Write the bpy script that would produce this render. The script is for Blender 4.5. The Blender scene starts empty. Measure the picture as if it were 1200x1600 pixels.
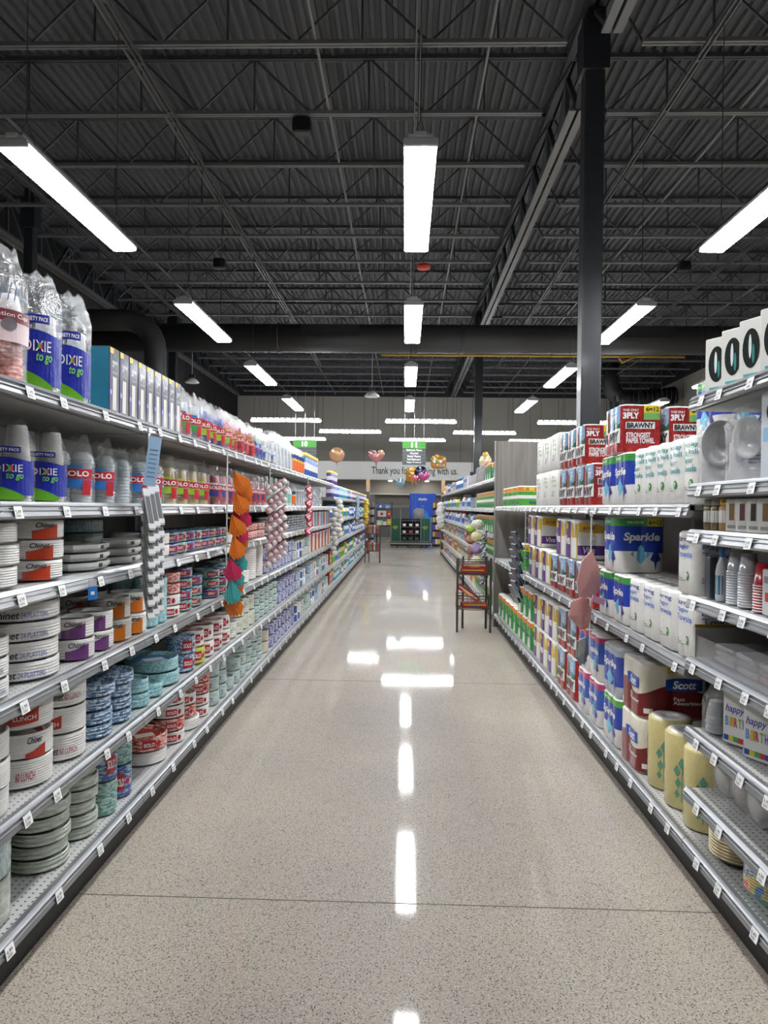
import bpy, bmesh, math, random
from mathutils import Vector, Matrix, noise
PI = math.pi
SC = bpy.context.scene
COL = SC.collection
rnd = random.Random(11)

# ------------------------------------------------------------------ camera
cam = bpy.data.cameras.new('camera'); cam_ob = bpy.data.objects.new('camera', cam); COL.objects.link(cam_ob)
cam.sensor_fit = 'VERTICAL'; cam.sensor_height = 32.0; cam.lens = 1109 / 1600 * 32
cam.clip_start = 0.05; cam.clip_end = 200
_r = 0.013
_A = Vector((33, 7, -1109)).normalized()
_W = Vector((math.sin(_r), math.cos(_r), 0)); _W = (_W - _A * _W.dot(_A)).normalized()
_X = _A.cross(_W)
_M = Matrix((_X, _A, _W))            # rows are the world axes in camera space
cam_ob.matrix_world = Matrix.Translation((0, 0, 1.5)) @ _M.to_4x4()
SC.camera = cam_ob

# ------------------------------------------------------------------ world, exposure
w = bpy.data.worlds.new('world'); SC.world = w; w.use_nodes = True
w.node_tree.nodes['Background'].inputs[0].default_value = (0.75, 0.8, 1, 1)
w.node_tree.nodes['Background'].inputs[1].default_value = 0.0
SC.view_settings.view_transform = 'Standard'; SC.view_settings.look = 'None'
SC.view_settings.exposure = 0.6; SC.view_settings.gamma = 1; SC.view_settings.use_curve_mapping = False
LAMP = 38.0
SC.cycles.max_bounces = 8; SC.cycles.transparent_max_bounces = 24; SC.cycles.caustics_reflective = False
SC.cycles.sample_clamp_indirect = 6

# ------------------------------------------------------------------ materials
def lin(h):
    h = h.lstrip('#'); c = [int(h[i:i+2], 16) / 255 for i in (0, 2, 4)]
    return tuple(x / 12.92 if x <= .04045 else ((x + .055) / 1.055) ** 2.4 for x in c) + (1,)
MATS = {}
def mat(hexc, rough=.45, metal=0, coat=0, bump=0, bscale=60, emit=0):
    key = (hexc, rough, metal, coat, bump, bscale, emit)
    if key in MATS: return MATS[key]
    m = bpy.data.materials.new('paint_%s' % hexc.strip('#')); m.use_nodes = True
    nt = m.node_tree; b = nt.nodes['Principled BSDF']
    b.inputs['Base Color'].default_value = lin(hexc); b.inputs['Roughness'].default_value = rough
    b.inputs['Metallic'].default_value = metal
    if coat: b.inputs['Coat Weight'].default_value = coat; b.inputs['Coat Roughness'].default_value = .12
    if emit: b.inputs['Emission Color'].default_value = lin(hexc); b.inputs['Emission Strength'].default_value = emit
    if bump:
        t = nt.nodes.new('ShaderNodeTexCoord'); n = nt.nodes.new('ShaderNodeTexNoise'); bp = nt.nodes.new('ShaderNodeBump')
        n.inputs['Scale'].default_value = bscale; n.inputs['Detail'].default_value = 3; n.inputs['Distortion'].default_value = 1.2
        bp.inputs['Strength'].default_value = bump; bp.inputs['Distance'].default_value = .01
        nt.links.new(t.outputs['Object'], n.inputs['Vector']); nt.links.new(n.outputs[0], bp.inputs['Height']); nt.links.new(bp.outputs[0], b.inputs['Normal'])
        if coat: nt.links.new(bp.outputs[0], b.inputs['Coat Normal'])
    MATS[key] = m; return m
def wrapm(hexc): return mat(hexc, .38, 0, .45, .22, 34)       # printed plastic wrap
def patt(name, c1, c2, scale, stretch=(1, 1, 1), rough=.35, thresh=.5, soft=.04, coat=.4, c3=None):
    key = ('P', name)
    if key in MATS: return MATS[key]
    m = bpy.data.materials.new(name); m.use_nodes = True; nt = m.node_tree; b = nt.nodes['Principled BSDF']
    t = nt.nodes.new('ShaderNodeTexCoord'); mp = nt.nodes.new('ShaderNodeMapping'); mp.inputs['Scale'].default_value = stretch
    n = nt.nodes.new('ShaderNodeTexNoise'); n.inputs['Scale'].default_value = scale; n.inputs['Detail'].default_value = 2
    r = nt.nodes.new('ShaderNodeValToRGB'); r.color_ramp.elements[0].position = thresh - soft; r.color_ramp.elements[1].position = thresh + soft
    r.color_ramp.elements[0].color = lin(c1); r.color_ramp.elements[1].color = lin(c2)
    if c3:
        e = r.color_ramp.elements.new(min(.98, thresh + .12)); e.color = lin(c3)
    nt.links.new(t.outputs['Object'], mp.inputs[0]); nt.links.new(mp.outputs[0], n.inputs['Vector'])
    nt.links.new(n.outputs[0], r.inputs[0]); nt.links.new(r.outputs[0], b.inputs['Base Color'])
    b.inputs['Roughness'].default_value = rough; b.inputs['Coat Weight'].default_value = coat; b.inputs['Coat Roughness'].default_value = .1
    MATS[key] = m; return m
def film(name='film', tint=(1, 1, 1), haze=.035, gl=.05, bscale=26, bump=.6):
    key = ('F', name)
    if key in MATS: return MATS[key]
    m = bpy.data.materials.new(name); m.use_nodes = True; nt = m.node_tree; N = nt.nodes; L = nt.links
    for n in list(N):
        if n.type == 'BSDF_PRINCIPLED': N.remove(n)
    out = [n for n in N if n.type == 'OUTPUT_MATERIAL'][0]
    tr = N.new('ShaderNodeBsdfTransparent'); gs = N.new('ShaderNodeBsdfGlossy'); df = N.new('ShaderNodeBsdfDiffuse')
    gs.inputs['Roughness'].default_value = .12; df.inputs[0].default_value = (*tint, 1)
    tr.inputs[0].default_value = (*[.5 + .5 * c for c in tint], 1)
    t = N.new('ShaderNodeTexCoord'); n = N.new('ShaderNodeTexNoise'); n.inputs['Scale'].default_value = bscale; n.inputs['Detail'].default_value = 4; n.inputs['Distortion'].default_value = 2.5
    bp = N.new('ShaderNodeBump'); bp.inputs['Strength'].default_value = bump; bp.inputs['Distance'].default_value = .02
    L.new(t.outputs['Object'], n.inputs['Vector']); L.new(n.outputs[0], bp.inputs['Height']); L.new(bp.outputs[0], gs.inputs['Normal'])
    lw = N.new('ShaderNodeLayerWeight'); lw.inputs[0].default_value = .35; L.new(bp.outputs[0], lw.inputs['Normal'])
    ml = N.new('ShaderNodeMath'); ml.operation = 'MULTIPLY_ADD'; ml.inputs[1].default_value = .45; ml.inputs[2].default_value = gl
    L.new(lw.outputs['Facing'], ml.inputs[0])
    m1 = N.new('ShaderNodeMixShader'); m1.inputs[0].default_value = haze; L.new(tr.outputs[0], m1.inputs[1]); L.new(df.outputs[0], m1.inputs[2])
    m2 = N.new('ShaderNodeMixShader'); L.new(ml.outputs[0], m2.inputs[0]); L.new(m1.outputs[0], m2.inputs[1]); L.new(gs.outputs[0], m2.inputs[2])
    L.new(m2.outputs[0], out.inputs[0]); MATS[key] = m; return m

# ------------------------------------------------------------------ mesh builder
class MB:
    def __init__(s): s.v = []; s.f = []; s.m = []; s.mats = []; s.sm = []
    def mi(s, m):
        if m not in s.mats: s.mats.append(m)
        return s.mats.index(m)
    def add(s, vs, fs, m, smooth=False):
        o = len(s.v); s.v += [tuple(v) for v in vs]; k = s.mi(m)
        for f in fs: s.f.append([i + o for i in f]); s.m.append(k); s.sm.append(smooth)
        return s
    def box(s, c, d, m, rz=0, bev=0, R=None):
        cx, cy, cz = c; a, b, h = d[0] / 2, d[1] / 2, d[2] / 2
        if bev:
            e = bev; ring = lambda z, q: [(-a+q, -b, z), (a-q, -b, z), (a, -b+q, z), (a, b-q, z), (a-q, b, z), (-a+q, b, z), (-a, b-q, z), (-a, -b+q, z)]
            shr = lambda pts: [(x * (a-e)/a, y * (b-e)/b, z) for x, y, z in pts]
            rs = [shr(ring(-h, e)), ring(-h+e, e), ring(h-e, e), shr(ring(h, e))]
            vs = sum(rs, []); fs = [list(range(7, -1, -1)), list(range(24, 32))]
            for k in range(3):
                for i in range(8): j = (i+1) % 8; fs.append([k*8+i, k*8+j, k*8+8+j, k*8+8+i])
        else:
            vs = [(x, y, z) for z in (-h, h) for x, y in ((-a, -b), (a, -b), (a, b), (-a, b))]
            fs = [[3, 2, 1, 0], [4, 5, 6, 7]] + [[i, (i+1) % 4, 4 + (i+1) % 4, 4 + i] for i in range(4)]
        if R is None: R = Matrix.Rotation(rz, 3, 'Z')
        vs = [R @ Vector(v) + Vector(c) for v in vs]
        return s.add(vs, fs, m)
    def bar(s, p, q, w, h, m):
        p = Vector(p); q = Vector(q); d = q - p; L = d.length
        if L < 1e-6: return s
        z = d / L; up = Vector((0, 0, 1)) if abs(z.z) < .95 else Vector((0, 1, 0))
        x = z.cross(up).normalized(); y = z.cross(x)
        R = Matrix((x, y, z)).transposed()
        return s.box((p + q) / 2, (w, h, L), m, R=R)
    def tube(s, pts, r, m, n=8, caps=True):
        pts = [Vector(p) for p in pts]; rings = []
        pv = None
        for i, p in enumerate(pts):
            t = (pts[min(i+1, len(pts)-1)] - pts[max(i-1, 0)]).normalized()
            if pv is None: pv = t.orthogonal().normalized()
            pv = (pv - t * pv.dot(t)).normalized(); b = t.cross(pv)
            rr = r[i] if isinstance(r, (list, tuple)) else r
            rings.append([p + (pv * math.cos(a) + b * math.sin(a)) * rr for a in [2*PI*k/n for k in range(n)]])
        vs = sum(rings, []); fs = []
        for k in range(len(pts)-1):
            for i in range(n): j = (i+1) % n; fs.append([k*n+i, k*n+j, (k+1)*n+j, (k+1)*n+i])
        if caps: fs += [list(range(n-1, -1, -1)), list(range((len(pts)-1)*n, len(pts)*n))]
        return s.add(vs, fs, m, n > 5)
    def lathe(s, prof, m, n=24, c=(0, 0, 0), smooth=True, mats=None, flute=0, fn=0):
        vs = []; rows = len(prof)
        for r, z in prof:
            for i in range(n):
                a = 2*PI*i/n; rr = r * (1 + flute * (i % 2)) if fn else r
                vs.append((c[0] + rr*math.cos(a), c[1] + rr*math.sin(a), c[2] + z))
        for k in range(rows-1):
            fs = []
            for i in range(n): j = (i+1) % n; fs.append([k*n+i, k*n+j, (k+1)*n+j, (k+1)*n+i])
            mm = mats[k] if mats else m
            o = len(s.v) if k == 0 else o
            if k == 0: s.v += vs
            q = s.mi(mm)
            for f in fs: s.f.append([i + o for i in f]); s.m.append(q); s.sm.append(smooth)
        q = s.mi(mats[0] if mats else m); s.f.append([o + i for i in range(n-1, -1, -1)]); s.m.append(q); s.sm.append(False)
        q = s.mi(mats[-1] if mats else m); s.f.append([o + (rows-1)*n + i for i in range(n)]); s.m.append(q); s.sm.append(False)
        return s
    def ball(s, c, r, m, n=12, sc=(1, 1, 1), wob=0):
        vs = []; h = n // 2
        for k in range(h+1):
            t = PI * k / h
            for i in range(n):
                a = 2*PI*i/n; q = 1 + (wob * rnd.uniform(-1, 1) if 0 < k < h else 0)
                vs.append((c[0] + sc[0]*r*q*math.sin(t)*math.cos(a), c[1] + sc[1]*r*q*math.sin(t)*math.sin(a), c[2] - sc[2]*r*q*math.cos(t)))
        fs = []
        for k in range(h):
            for i in range(n): j = (i+1) % n; fs.append([k*n+i, k*n+j, (k+1)*n+j, (k+1)*n+i])
        return s.add(vs, fs, m, True)
    def mesh(s, name='m'):
        me = bpy.data.meshes.new(name); me.from_pydata(s.v, [], s.f)
        for m in s.mats: me.materials.append(m)
        me.polygons.foreach_set('material_index', s.m); me.polygons.foreach_set('use_smooth', s.sm)
        me.update(); return me
    def obj(s, name, parent=None, loc=(0, 0, 0), rz=0):
        o = bpy.data.objects.new(name, s.mesh(name)); COL.objects.link(o)
        o.location = loc; o.rotation_euler = (0, 0, rz)
        if parent: o.parent = parent
        return o

def tag(o, label, cat, group=None):
    o['label'] = label; o['category'] = cat
    if group: o['group'] = group
    return o
def struct(o, label=None):
    o['kind'] = 'structure'
    if label: o['label'] = label
    return o
def empty(name, loc=(0, 0, 0), rz=0):
    o = bpy.data.objects.new(name, None); COL.objects.link(o); o.location = loc; o.rotation_euler = (0, 0, rz); o.empty_display_size = .05; return o

# ------------------------------------------------------------------ text
TX = {}
def text_geo(s, bold=0, shear=0):
    k = (s, bold, shear)
    if k in TX: return TX[k]
    c = bpy.data.curves.new('t', 'FONT'); c.body = s; c.size = 1; c.offset = bold; c.shear = shear; c.resolution_u = 3; c.dimensions = '2D'; c.fill_mode = 'FRONT'
    c.space_line = .8
    o = bpy.data.objects.new('t', c); COL.objects.link(o)
    dg = bpy.context.evaluated_depsgraph_get(); me = bpy.data.meshes.new_from_object(o.evaluated_get(dg))
    bm = bmesh.new(); bm.from_mesh(me); bmesh.ops.triangulate(bm, faces=bm.faces[:])
    vs = [tuple(v.co) for v in bm.verts]; bm.verts.ensure_lookup_table(); fs = [[v.index for v in f.verts] for f in bm.faces]
    bm.free(); bpy.data.objects.remove(o); bpy.data.curves.remove(c); bpy.data.meshes.remove(me)
    x0 = min(v[0] for v in vs); x1 = max(v[0] for v in vs); y0 = min(v[1] for v in vs); y1 = max(v[1] for v in vs)
    TX[k] = (vs, fs, x0, x1, y0, y1); return TX[k]
def put_text(mb, S, s, u, v, w, h, m, off=.002, bold=0, shear=0, split=.013, rot=0, grow=0):
    """lettering fitted into the box u..u+w, v..v+h of surface S"""
    vs, fs, x0, x1, y0, y1 = text_geo(s, bold, shear)
    su = w / (x1 - x0); sv = h / (y1 - y0); tri = []
    P = [((a[0] - x0) * su, (a[1] - y0) * sv) for a in vs]
    if rot: P = [(x * math.cos(rot) - y * math.sin(rot), x * math.sin(rot) + y * math.cos(rot)) for x, y in P]
    P = [(u + x, v + y) for x, y in P]
    st = [[P[i] for i in f] for f in fs]
    while st:
        t = st.pop(); ls = [math.dist(t[i], t[(i+1) % 3]) for i in range(3)]; mx = max(ls)
        if split and mx > split:
            i = ls.index(mx); a, b, c = t[i], t[(i+1) % 3], t[(i+2) % 3]; mid = ((a[0]+b[0])/2, (a[1]+b[1])/2)
            st.append([a, mid, c]); st.append([mid, b, c])
        else: tri.append(t)
    V = []; F = []
    for t in tri:
        k = len(V); V += [S(p[0], p[1], off) for p in t]; F.append([k, k+1, k+2])
    mb.add(V, F, m)
def strip(mb, S, u0, u1, lo, hi, m, off=.0012, nu=None, nv=None):
    """printed area between curves lo(u) and hi(u) on surface S"""
    L = (lambda u: lo) if not callable(lo) else lo; H = (lambda u: hi) if not callable(hi) else hi
    nu = nu or max(2, int(abs(u1 - u0) / .014)); nv = nv or 2; V = []; F = []
    for i in range(nu+1):
        u = u0 + (u1 - u0) * i / nu; a, b = L(u), max(L(u), H(u))
        for j in range(nv+1): V.append(S(u, a + (b - a) * j / nv, off))
    for i in range(nu):
        for j in range(nv): k = i*(nv+1)+j; F.append([k, k+nv+1, k+nv+2, k+1])
    mb.add(V, F, m)
def disc(mb, S, u, v, ru, rv, m, off=.0016, n=14):
    V = [S(u, v, off)] + [S(u + ru*math.cos(2*PI*i/n), v + rv*math.sin(2*PI*i/n), off) for i in range(n)]
    mb.add(V, [[0, 1+i, 1+(i+1) % n] for i in range(n)], m)
def poly(mb, S, pts, m, off=.0016):
    """star-shaped printed polygon, fanned from its centre"""
    cu = sum(p[0] for p in pts)/len(pts); cv = sum(p[1] for p in pts)/len(pts)
    V = [S(cu, cv, off)] + [S(p[0], p[1], off) for p in pts]; n = len(pts)
    mb.add(V, [[0, 1+i, 1+(i+1) % n] for i in range(n)], m)

def S_cyl(R, z0=0, ang=0, top=None, H=1):
    def S(u, v, off=0):
        r = (R if top is None else R + (top - R) * v / H) + off; a = u / R + ang
        return (r*math.cos(a), r*math.sin(a), z0 + v)
    return S
def S_plane(o, U, V, N):
    o, U, V, N = Vector(o), Vector(U), Vector(V), Vector(N)
    return lambda u, v, off=0: tuple(o + U*u + V*v + N*off)
class Outline:
    """closed outline of a bundle of rolls, u=0 at the middle of the front (+X)"""
    def __init__(s, D, W, nd, nw, rad=.05, groove=.007):
        pts = []; a, b = D/2, W/2; q = min(rad, a*.9, b*.9); n = 10
        for cx, cy, a0 in ((a-q, b-q, 0), (-a+q, b-q, PI/2), (-a+q, -b+q, PI), (a-q, -b+q, 1.5*PI)):
            for i in range(n+1): t = a0 + PI/2*i/n; pts.append((cx+q*math.cos(t), cy+q*math.sin(t), math.cos(t), math.sin(t)))
        # densify straight runs
        out = []
        for i in range(len(pts)):
            p, r = pts[i], pts[(i+1) % len(pts)]; d = math.dist(p[:2], r[:2]); k = max(1, int(d/.012))
            for j in range(k): t = j/k; out.append([p[c]+(r[c]-p[c])*t for c in range(4)])
        for p in out:
            if abs(p[3]) < .3 and nw > 1:   # front / back face
                t = (p[1]+b)/W*nw; g = groove*math.exp(-((t-round(t))/.14)**2) if 0 < round(t) < nw else 0; p[0] -= g*(1 if p[0] > 0 else -1)
            if abs(p[2]) < .3 and nd > 1:
                t = (p[0]+a)/D*nd; g = groove*math.exp(-((t-round(t))/.14)**2) if 0 < round(t) < nd else 0; p[1] -= g*(1 if p[1] > 0 else -1)
        k = min(range(len(out)), key=lambda i: (abs(out[i][1]) if out[i][0] > 0 else 9))
        s.p = out[k:] + out[:k]; s.cum = [0]
        for i in range(len(s.p)): s.cum.append(s.cum[-1] + math.dist(s.p[i][:2], s.p[(i+1) % len(s.p)][:2]))
        s.L = s.cum[-1]; s.D, s.W = D, W
    def at(s, u):
        import bisect
        u %= s.L; i = min(bisect.bisect_right(s.cum, u) - 1, len(s.p)-1); t = (u - s.cum[i]) / max(1e-9, s.cum[i+1]-s.cum[i])
        a, b = s.p[i], s.p[(i+1) % len(s.p)]; return [a[c]+(b[c]-a[c])*t for c in range(4)]
    def S(s, u, v, off=0):
        p = s.at(u); return (p[0]+p[2]*off, p[1]+p[3]*off, v)
    def body(s, mb, h, m, mtop=None, e=.012, bulge=.003):
        n = len(s.p); lv = [(0, -e), (e*.5, -e*.3), (e, 0), (h*.35, bulge*.3), (h*.65, 0), (h-e, 0), (h-e*.4, -e*.35), (h, -e*1.2)]; V = []; F = []
        for z, o in lv: V += [(p[0]+p[2]*o, p[1]+p[3]*o, z) for p in s.p]
        for k in range(len(lv)-1):
            for i in range(n): j = (i+1) % n; F.append([k*n+i, k*n+j, (k+1)*n+j, (k+1)*n+i])
        mb.add(V, F, m, True)
        o = (len(lv)-1)*n
        mb.add([V[o+i] for i in range(n)] + [(0, 0, h-.004)], [[i, (i+1) % n, n] for i in range(n)], mtop or m)
        mb.add([V[i] for i in range(n)], [list(range(n-1, -1, -1))], m)

# ------------------------------------------------------------------ placing and describing
ITEMS = []     # root, desc, shelf phrase, category
def copy_tree(o, parent=None):
    c = o.copy(); COL.objects.link(c); c.parent = parent
    for ch in list(o.children): copy_tree(ch, c)
    return c
USED = set()
def place(proto, x, y, z, rz, desc, shelf, cat, scale=1):
    if proto.name in USED: o = copy_tree(proto)
    else: o = proto; USED.add(proto.name)
    o.location = (x, y, z); o.rotation_euler = (0, 0, rz)
    if scale != 1: o.scale = (scale,)*3 if not isinstance(scale, tuple) else scale
    ITEMS.append((o, desc, shelf, cat)); return o
ORD = ['nearest', 'second', 'third', 'fourth', 'fifth', 'sixth', 'seventh', 'eighth', 'ninth', 'tenth', 'eleventh', 'twelfth', 'thirteenth', 'fourteenth', 'fifteenth', 'sixteenth', 'seventeenth', 'eighteenth', 'nineteenth', 'twentieth']
TENS = ['', '', 'twenty', 'thirty', 'forty', 'fifty', 'sixty', 'seventy', 'eighty', 'ninety']
def ordw(i):
    if i < 20: return ORD[i]
    n = i + 1
    if n % 10 == 0: return {2: 'twentieth', 3: 'thirtieth', 4: 'fortieth', 5: 'fiftieth', 6: 'sixtieth', 7: 'seventieth', 8: 'eightieth', 9: 'ninetieth'}.get(n // 10, 'hundredth')
    return TENS[n // 10] + '-' + (['first'] + ORD[1:])[n % 10 - 1]
def finish_labels():
    by = {}
    for it in ITEMS: by.setdefault((it[1], it[2]), []).append(it)
    for (desc, shelf), its in by.items():
        if len(its) == 1: its[0][0]['label'] = '%s, %s' % (desc, shelf); its[0][0]['category'] = its[0][3]; continue
        its.sort(key=lambda t: (t[0].location.y, t[0].location.z))
        cols = []
        for t in its:
            for c in cols:
                if abs(c[0] - t[0].location.y) < .045 and abs(c[1] - abs(t[0].location.x)) < .09: c[2].append(t); break
            else: cols.append([t[0].location.y, abs(t[0].location.x), [t]])
        front = min(c[1] for c in cols)
        F = [c for c in cols if c[1] < front + .1]; B = [c for c in cols if c[1] >= front + .1]
        multi = any(len(c[2]) > 1 for c in cols)
        for rows, rowname in ((F, ''), (B, 'back-row ')):
            rows.sort(key=lambda c: c[0])
            for i, c in enumerate(rows):
                pos = ordw(i) if len(rows) > 1 else ''
                c[2].sort(key=lambda t: t[0].location.z); n = len(c[2])
                for k, t in enumerate(c[2]):
                    lay = ''
                    if n > 1: lay = 'topmost in' if k == n-1 else ('lowest in' if k == 0 else ordw(k) + ' up in')
                    elif multi: lay = 'alone as'
                    if n > 1: loc = '%s %s%s%s' % (lay, pos + ' ' if pos else 'the ', rowname, 'stack' )
                    else: loc = (('%s in back row' % (pos or 'one')) if rowname else ('nearest to camera' if pos == 'nearest' else '%s from camera' % (pos or 'front')))
                    t[0]['label'] = '%s, %s, %s' % (desc, loc, shelf); t[0]['category'] = t[3]
                    t[0]['group'] = '%s items, %s' % (desc, shelf)

# ================================================================== THE ROOM
def floor_mat():
    m = bpy.data.materials.new('polished_terrazzo'); m.use_nodes = True; nt = m.node_tree; N = nt.nodes; L = nt.links; b = N['Principled BSDF']
    t = N.new('ShaderNodeTexCoord')
    def ramp(src, stops):
        r = N.new('ShaderNodeValToRGB'); L.new(src, r.inputs[0])
        r.color_ramp.elements[0].position = stops[0][0]; r.color_ramp.elements[0].color = stops[0][1]
        r.color_ramp.elements[1].position = stops[1][0]; r.color_ramp.elements[1].color = stops[1][1]
        return r
    v = N.new('ShaderNodeTexVoronoi'); v.inputs['Scale'].default_value = 195; L.new(t.outputs['Object'], v.inputs['Vector'])
    v2 = N.new('ShaderNodeTexNoise'); v2.inputs['Scale'].default_value = 140; v2.inputs['Detail'].default_value = 3; L.new(t.outputs['Object'], v2.inputs['Vector'])
    n3 = N.new('ShaderNodeTexNoise'); n3.inputs['Scale'].default_value = 1.1; n3.inputs['Detail'].default_value = 4; L.new(t.outputs['Object'], n3.inputs['Vector'])
    base = ramp(v2.outputs[0], [(.34, lin('#9d9387')), (.62, lin('#cdc3b6'))])
    cloud = ramp(n3.outputs[0], [(.3, (.86, .87, .88, 1)), (.7, (1.05, 1.03, 1.0, 1))])
    mx = N.new('ShaderNodeMix'); mx.data_type = 'RGBA'; mx.blend_type = 'MULTIPLY'; mx.inputs[0].default_value = 1
    L.new(base.outputs[0], mx.inputs[6]); L.new(cloud.outputs[0], mx.inputs[7])
    # dark and pale chips, a random few of the cells
    sp = N.new('ShaderNodeSeparateColor'); L.new(v.outputs['Color'], sp.inputs[0])
    c1 = N.new('ShaderNodeMath'); c1.operation = 'LESS_THAN'; c1.inputs[1].default_value = .13; L.new(sp.outputs[0], c1.inputs[0])
    d1 = N.new('ShaderNodeMath'); d1.operation = 'LESS_THAN'; d1.inputs[1].default_value = .48; L.new(v.outputs['Distance'], d1.inputs[0])
    a1 = N.new('ShaderNodeMath'); a1.operation = 'MULTIPLY'; L.new(c1.outputs[0], a1.inputs[0]); L.new(d1.outputs[0], a1.inputs[1])
    m2 = N.new('ShaderNodeMix'); m2.data_type = 'RGBA'; m2.inputs[7].default_value = lin('#45413b'); L.new(a1.outputs[0], m2.inputs[0]); L.new(mx.outputs[2], m2.inputs[6])
    c2 = N.new('ShaderNodeMath'); c2.operation = 'GREATER_THAN'; c2.inputs[1].default_value = .965; L.new(sp.outputs[0], c2.inputs[0])
    m3 = N.new('ShaderNodeMix'); m3.data_type = 'RGBA'; m3.inputs[7].default_value = lin('#c9c6c0'); L.new(c2.outputs[0], m3.inputs[0]); L.new(m2.outputs[2], m3.inputs[6])
    L.new(m3.outputs[2], b.inputs['Base Color'])
    b.inputs['Roughness'].default_value = .5; b.inputs['Specular IOR Level'].default_value = .3
    b.inputs['Coat Weight'].default_value = .75; b.inputs['Coat Roughness'].default_value = .05; b.inputs['Coat IOR'].default_value = 1.5
    n4 = N.new('ShaderNodeTexNoise'); n4.inputs['Scale'].default_value = 2.2; n4.inputs['Detail'].default_value = 2; L.new(t.outputs['Object'], n4.inputs['Vector'])
    bp = N.new('ShaderNodeBump'); bp.inputs['Strength'].default_value = .03; bp.inputs['Distance'].default_value = .02
    L.new(n4.outputs[0], bp.inputs['Height']); L.new(bp.outputs[0], b.inputs['Coat Normal'])
    return m
XL, XR, YB, YF = -8.6, 11.6, -6.0, 36.0
b = MB(); b.box(((XL+XR)/2, 15, -.1), (XR-XL+.4, 42.4, .2), floor_mat()); struct(b.obj('floor'))
b = MB(); seam = mat('#6d6860', .6)
for y in (-3.3, 2.68, 6.1, 12.1, 18.1, 24.1, 30.1): b.box(((XL+XR)/2, y, .0006), (XR-XL, .004, .0012), seam)
o = struct(b.obj('trim_1'), 'thin dark control joints sawn across the polished floor')
wallp = mat('#8d8a84', .8); blackp = mat('#17181b', .8); seamd = mat('#55534f', .8)
def wall(name, c, d, axis):
    b = MB(); b.box((c[0], c[1], 3.55), (d[0], d[1], 7.1), wallp); b.box((c[0], c[1], 7.9), (d[0], d[1], 1.6), blackp)
    return struct(b.obj(name))
wall('wall_far', ((XL+XR)/2, YF+.1), (XR-XL+.4, .2), 0)
wall('wall_near', ((XL+XR)/2, YB-.1), (XR-XL+.4, .2), 0)
wall('wall_right', (XR+.1, 15), (.2, 42), 1)
b = MB(); b.box((XL-.1, 15, 1.6), (.2, 42, 3.2), wallp); b.box((XL-.1, 15, 5.95), (.2, 42, 5.5), blackp); struct(b.obj('wall_left'))
b = MB()
for x in [XL + 1.6 + 2.44*i for i in range(8)]: b.box((x, YF-.004, 3.5), (.018, .012, 7.0), seamd)
for y in [-4 + 2.44*i for i in range(16)]: b.box((XR-.004, y, 3.5), (.012, .018, 7.0), seamd)
struct(b.obj('trim_2'), 'narrow dark joints between the grey wall panels')

# corrugated deck, ribs running along the aisle
b = MB(); deckm = mat('#4b4d52', .7); P = .152; V = []; F = []
n = int((XR-XL)/P) + 1; xs = []
for i in range(n):
    x = XL + i*P; xs += [(x, 7.93), (x+.055, 7.93), (x+.07, 7.985), (x+.137, 7.985), (x+.152, 7.93)]
for x, z in xs: V += [(x, YB, z), (x, YF, z)]
F = [[2*i, 2*i+1, 2*i+3, 2*i+2] for i in range(len(xs)-1)]
b.add(V, F, deckm); b.box(((XL+XR)/2, 15, 8.2), (XR-XL+.4, 42.4, .3), blackp); struct(b.obj('ceiling'))

# bar joists across, truss girders along, columns
steel = mat('#43464b', .55, .1); steel2 = mat('#6a6b6c', .5, .1); darksteel = mat('#26282c', .42, .1, .2)
def joist_mesh(x0, x1, ph):
    b = MB(); zb, zt = 7.10, 7.88
    for s in (-.026, .026):
        b.box(((x0+x1)/2 + (0 if s < 0 else 0), s, zb), (x1-x0-.9, .036, .05), steel2)
        b.box(((x0+x1)/2, s, zt), (x1-x0, .036, .06), steel)
    p = 1.42; n = int((x1-x0-.9)/p); x = x0 + .45; q = (x1-x0-.9)/n
    b.bar((x0, 0, zt), (x0+.45, 0, zb), .028, .028, steel); b.bar((x1, 0, zt), (x1-.45, 0, zb), .028, .028, steel)
    for i in range(n):
        a = x + i*q
        b.bar((a, 0, zb), (a+q/2, 0, zt), .026, .026, steel); b.bar((a+q/2, 0, zt), (a+q, 0, zb), .026, .026, steel)
        b.bar((a+q/2, 0, zt), (a+q/2, 0, zb), .026, .026, steel)
    return b.mesh('roof_joist')
bays = [(XL, -8.4), (-8.4, 2.31), (2.31, XR)]
jm = [None if i == 0 else joist_mesh(*bays[i], 0) for i in range(3)]
for k in range(-9, 19):
    y = 8.6 + 1.522*k
    if y > 35.8 or y < -5.5: continue
    for i in (1, 2):
        o = bpy.data.objects.new('roof_joist', jm[i]); COL.objects.link(o); o.location = (0, y, 0)
        struct(o, 'dark open web steel joist spanning under the corrugated roof deck')
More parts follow.
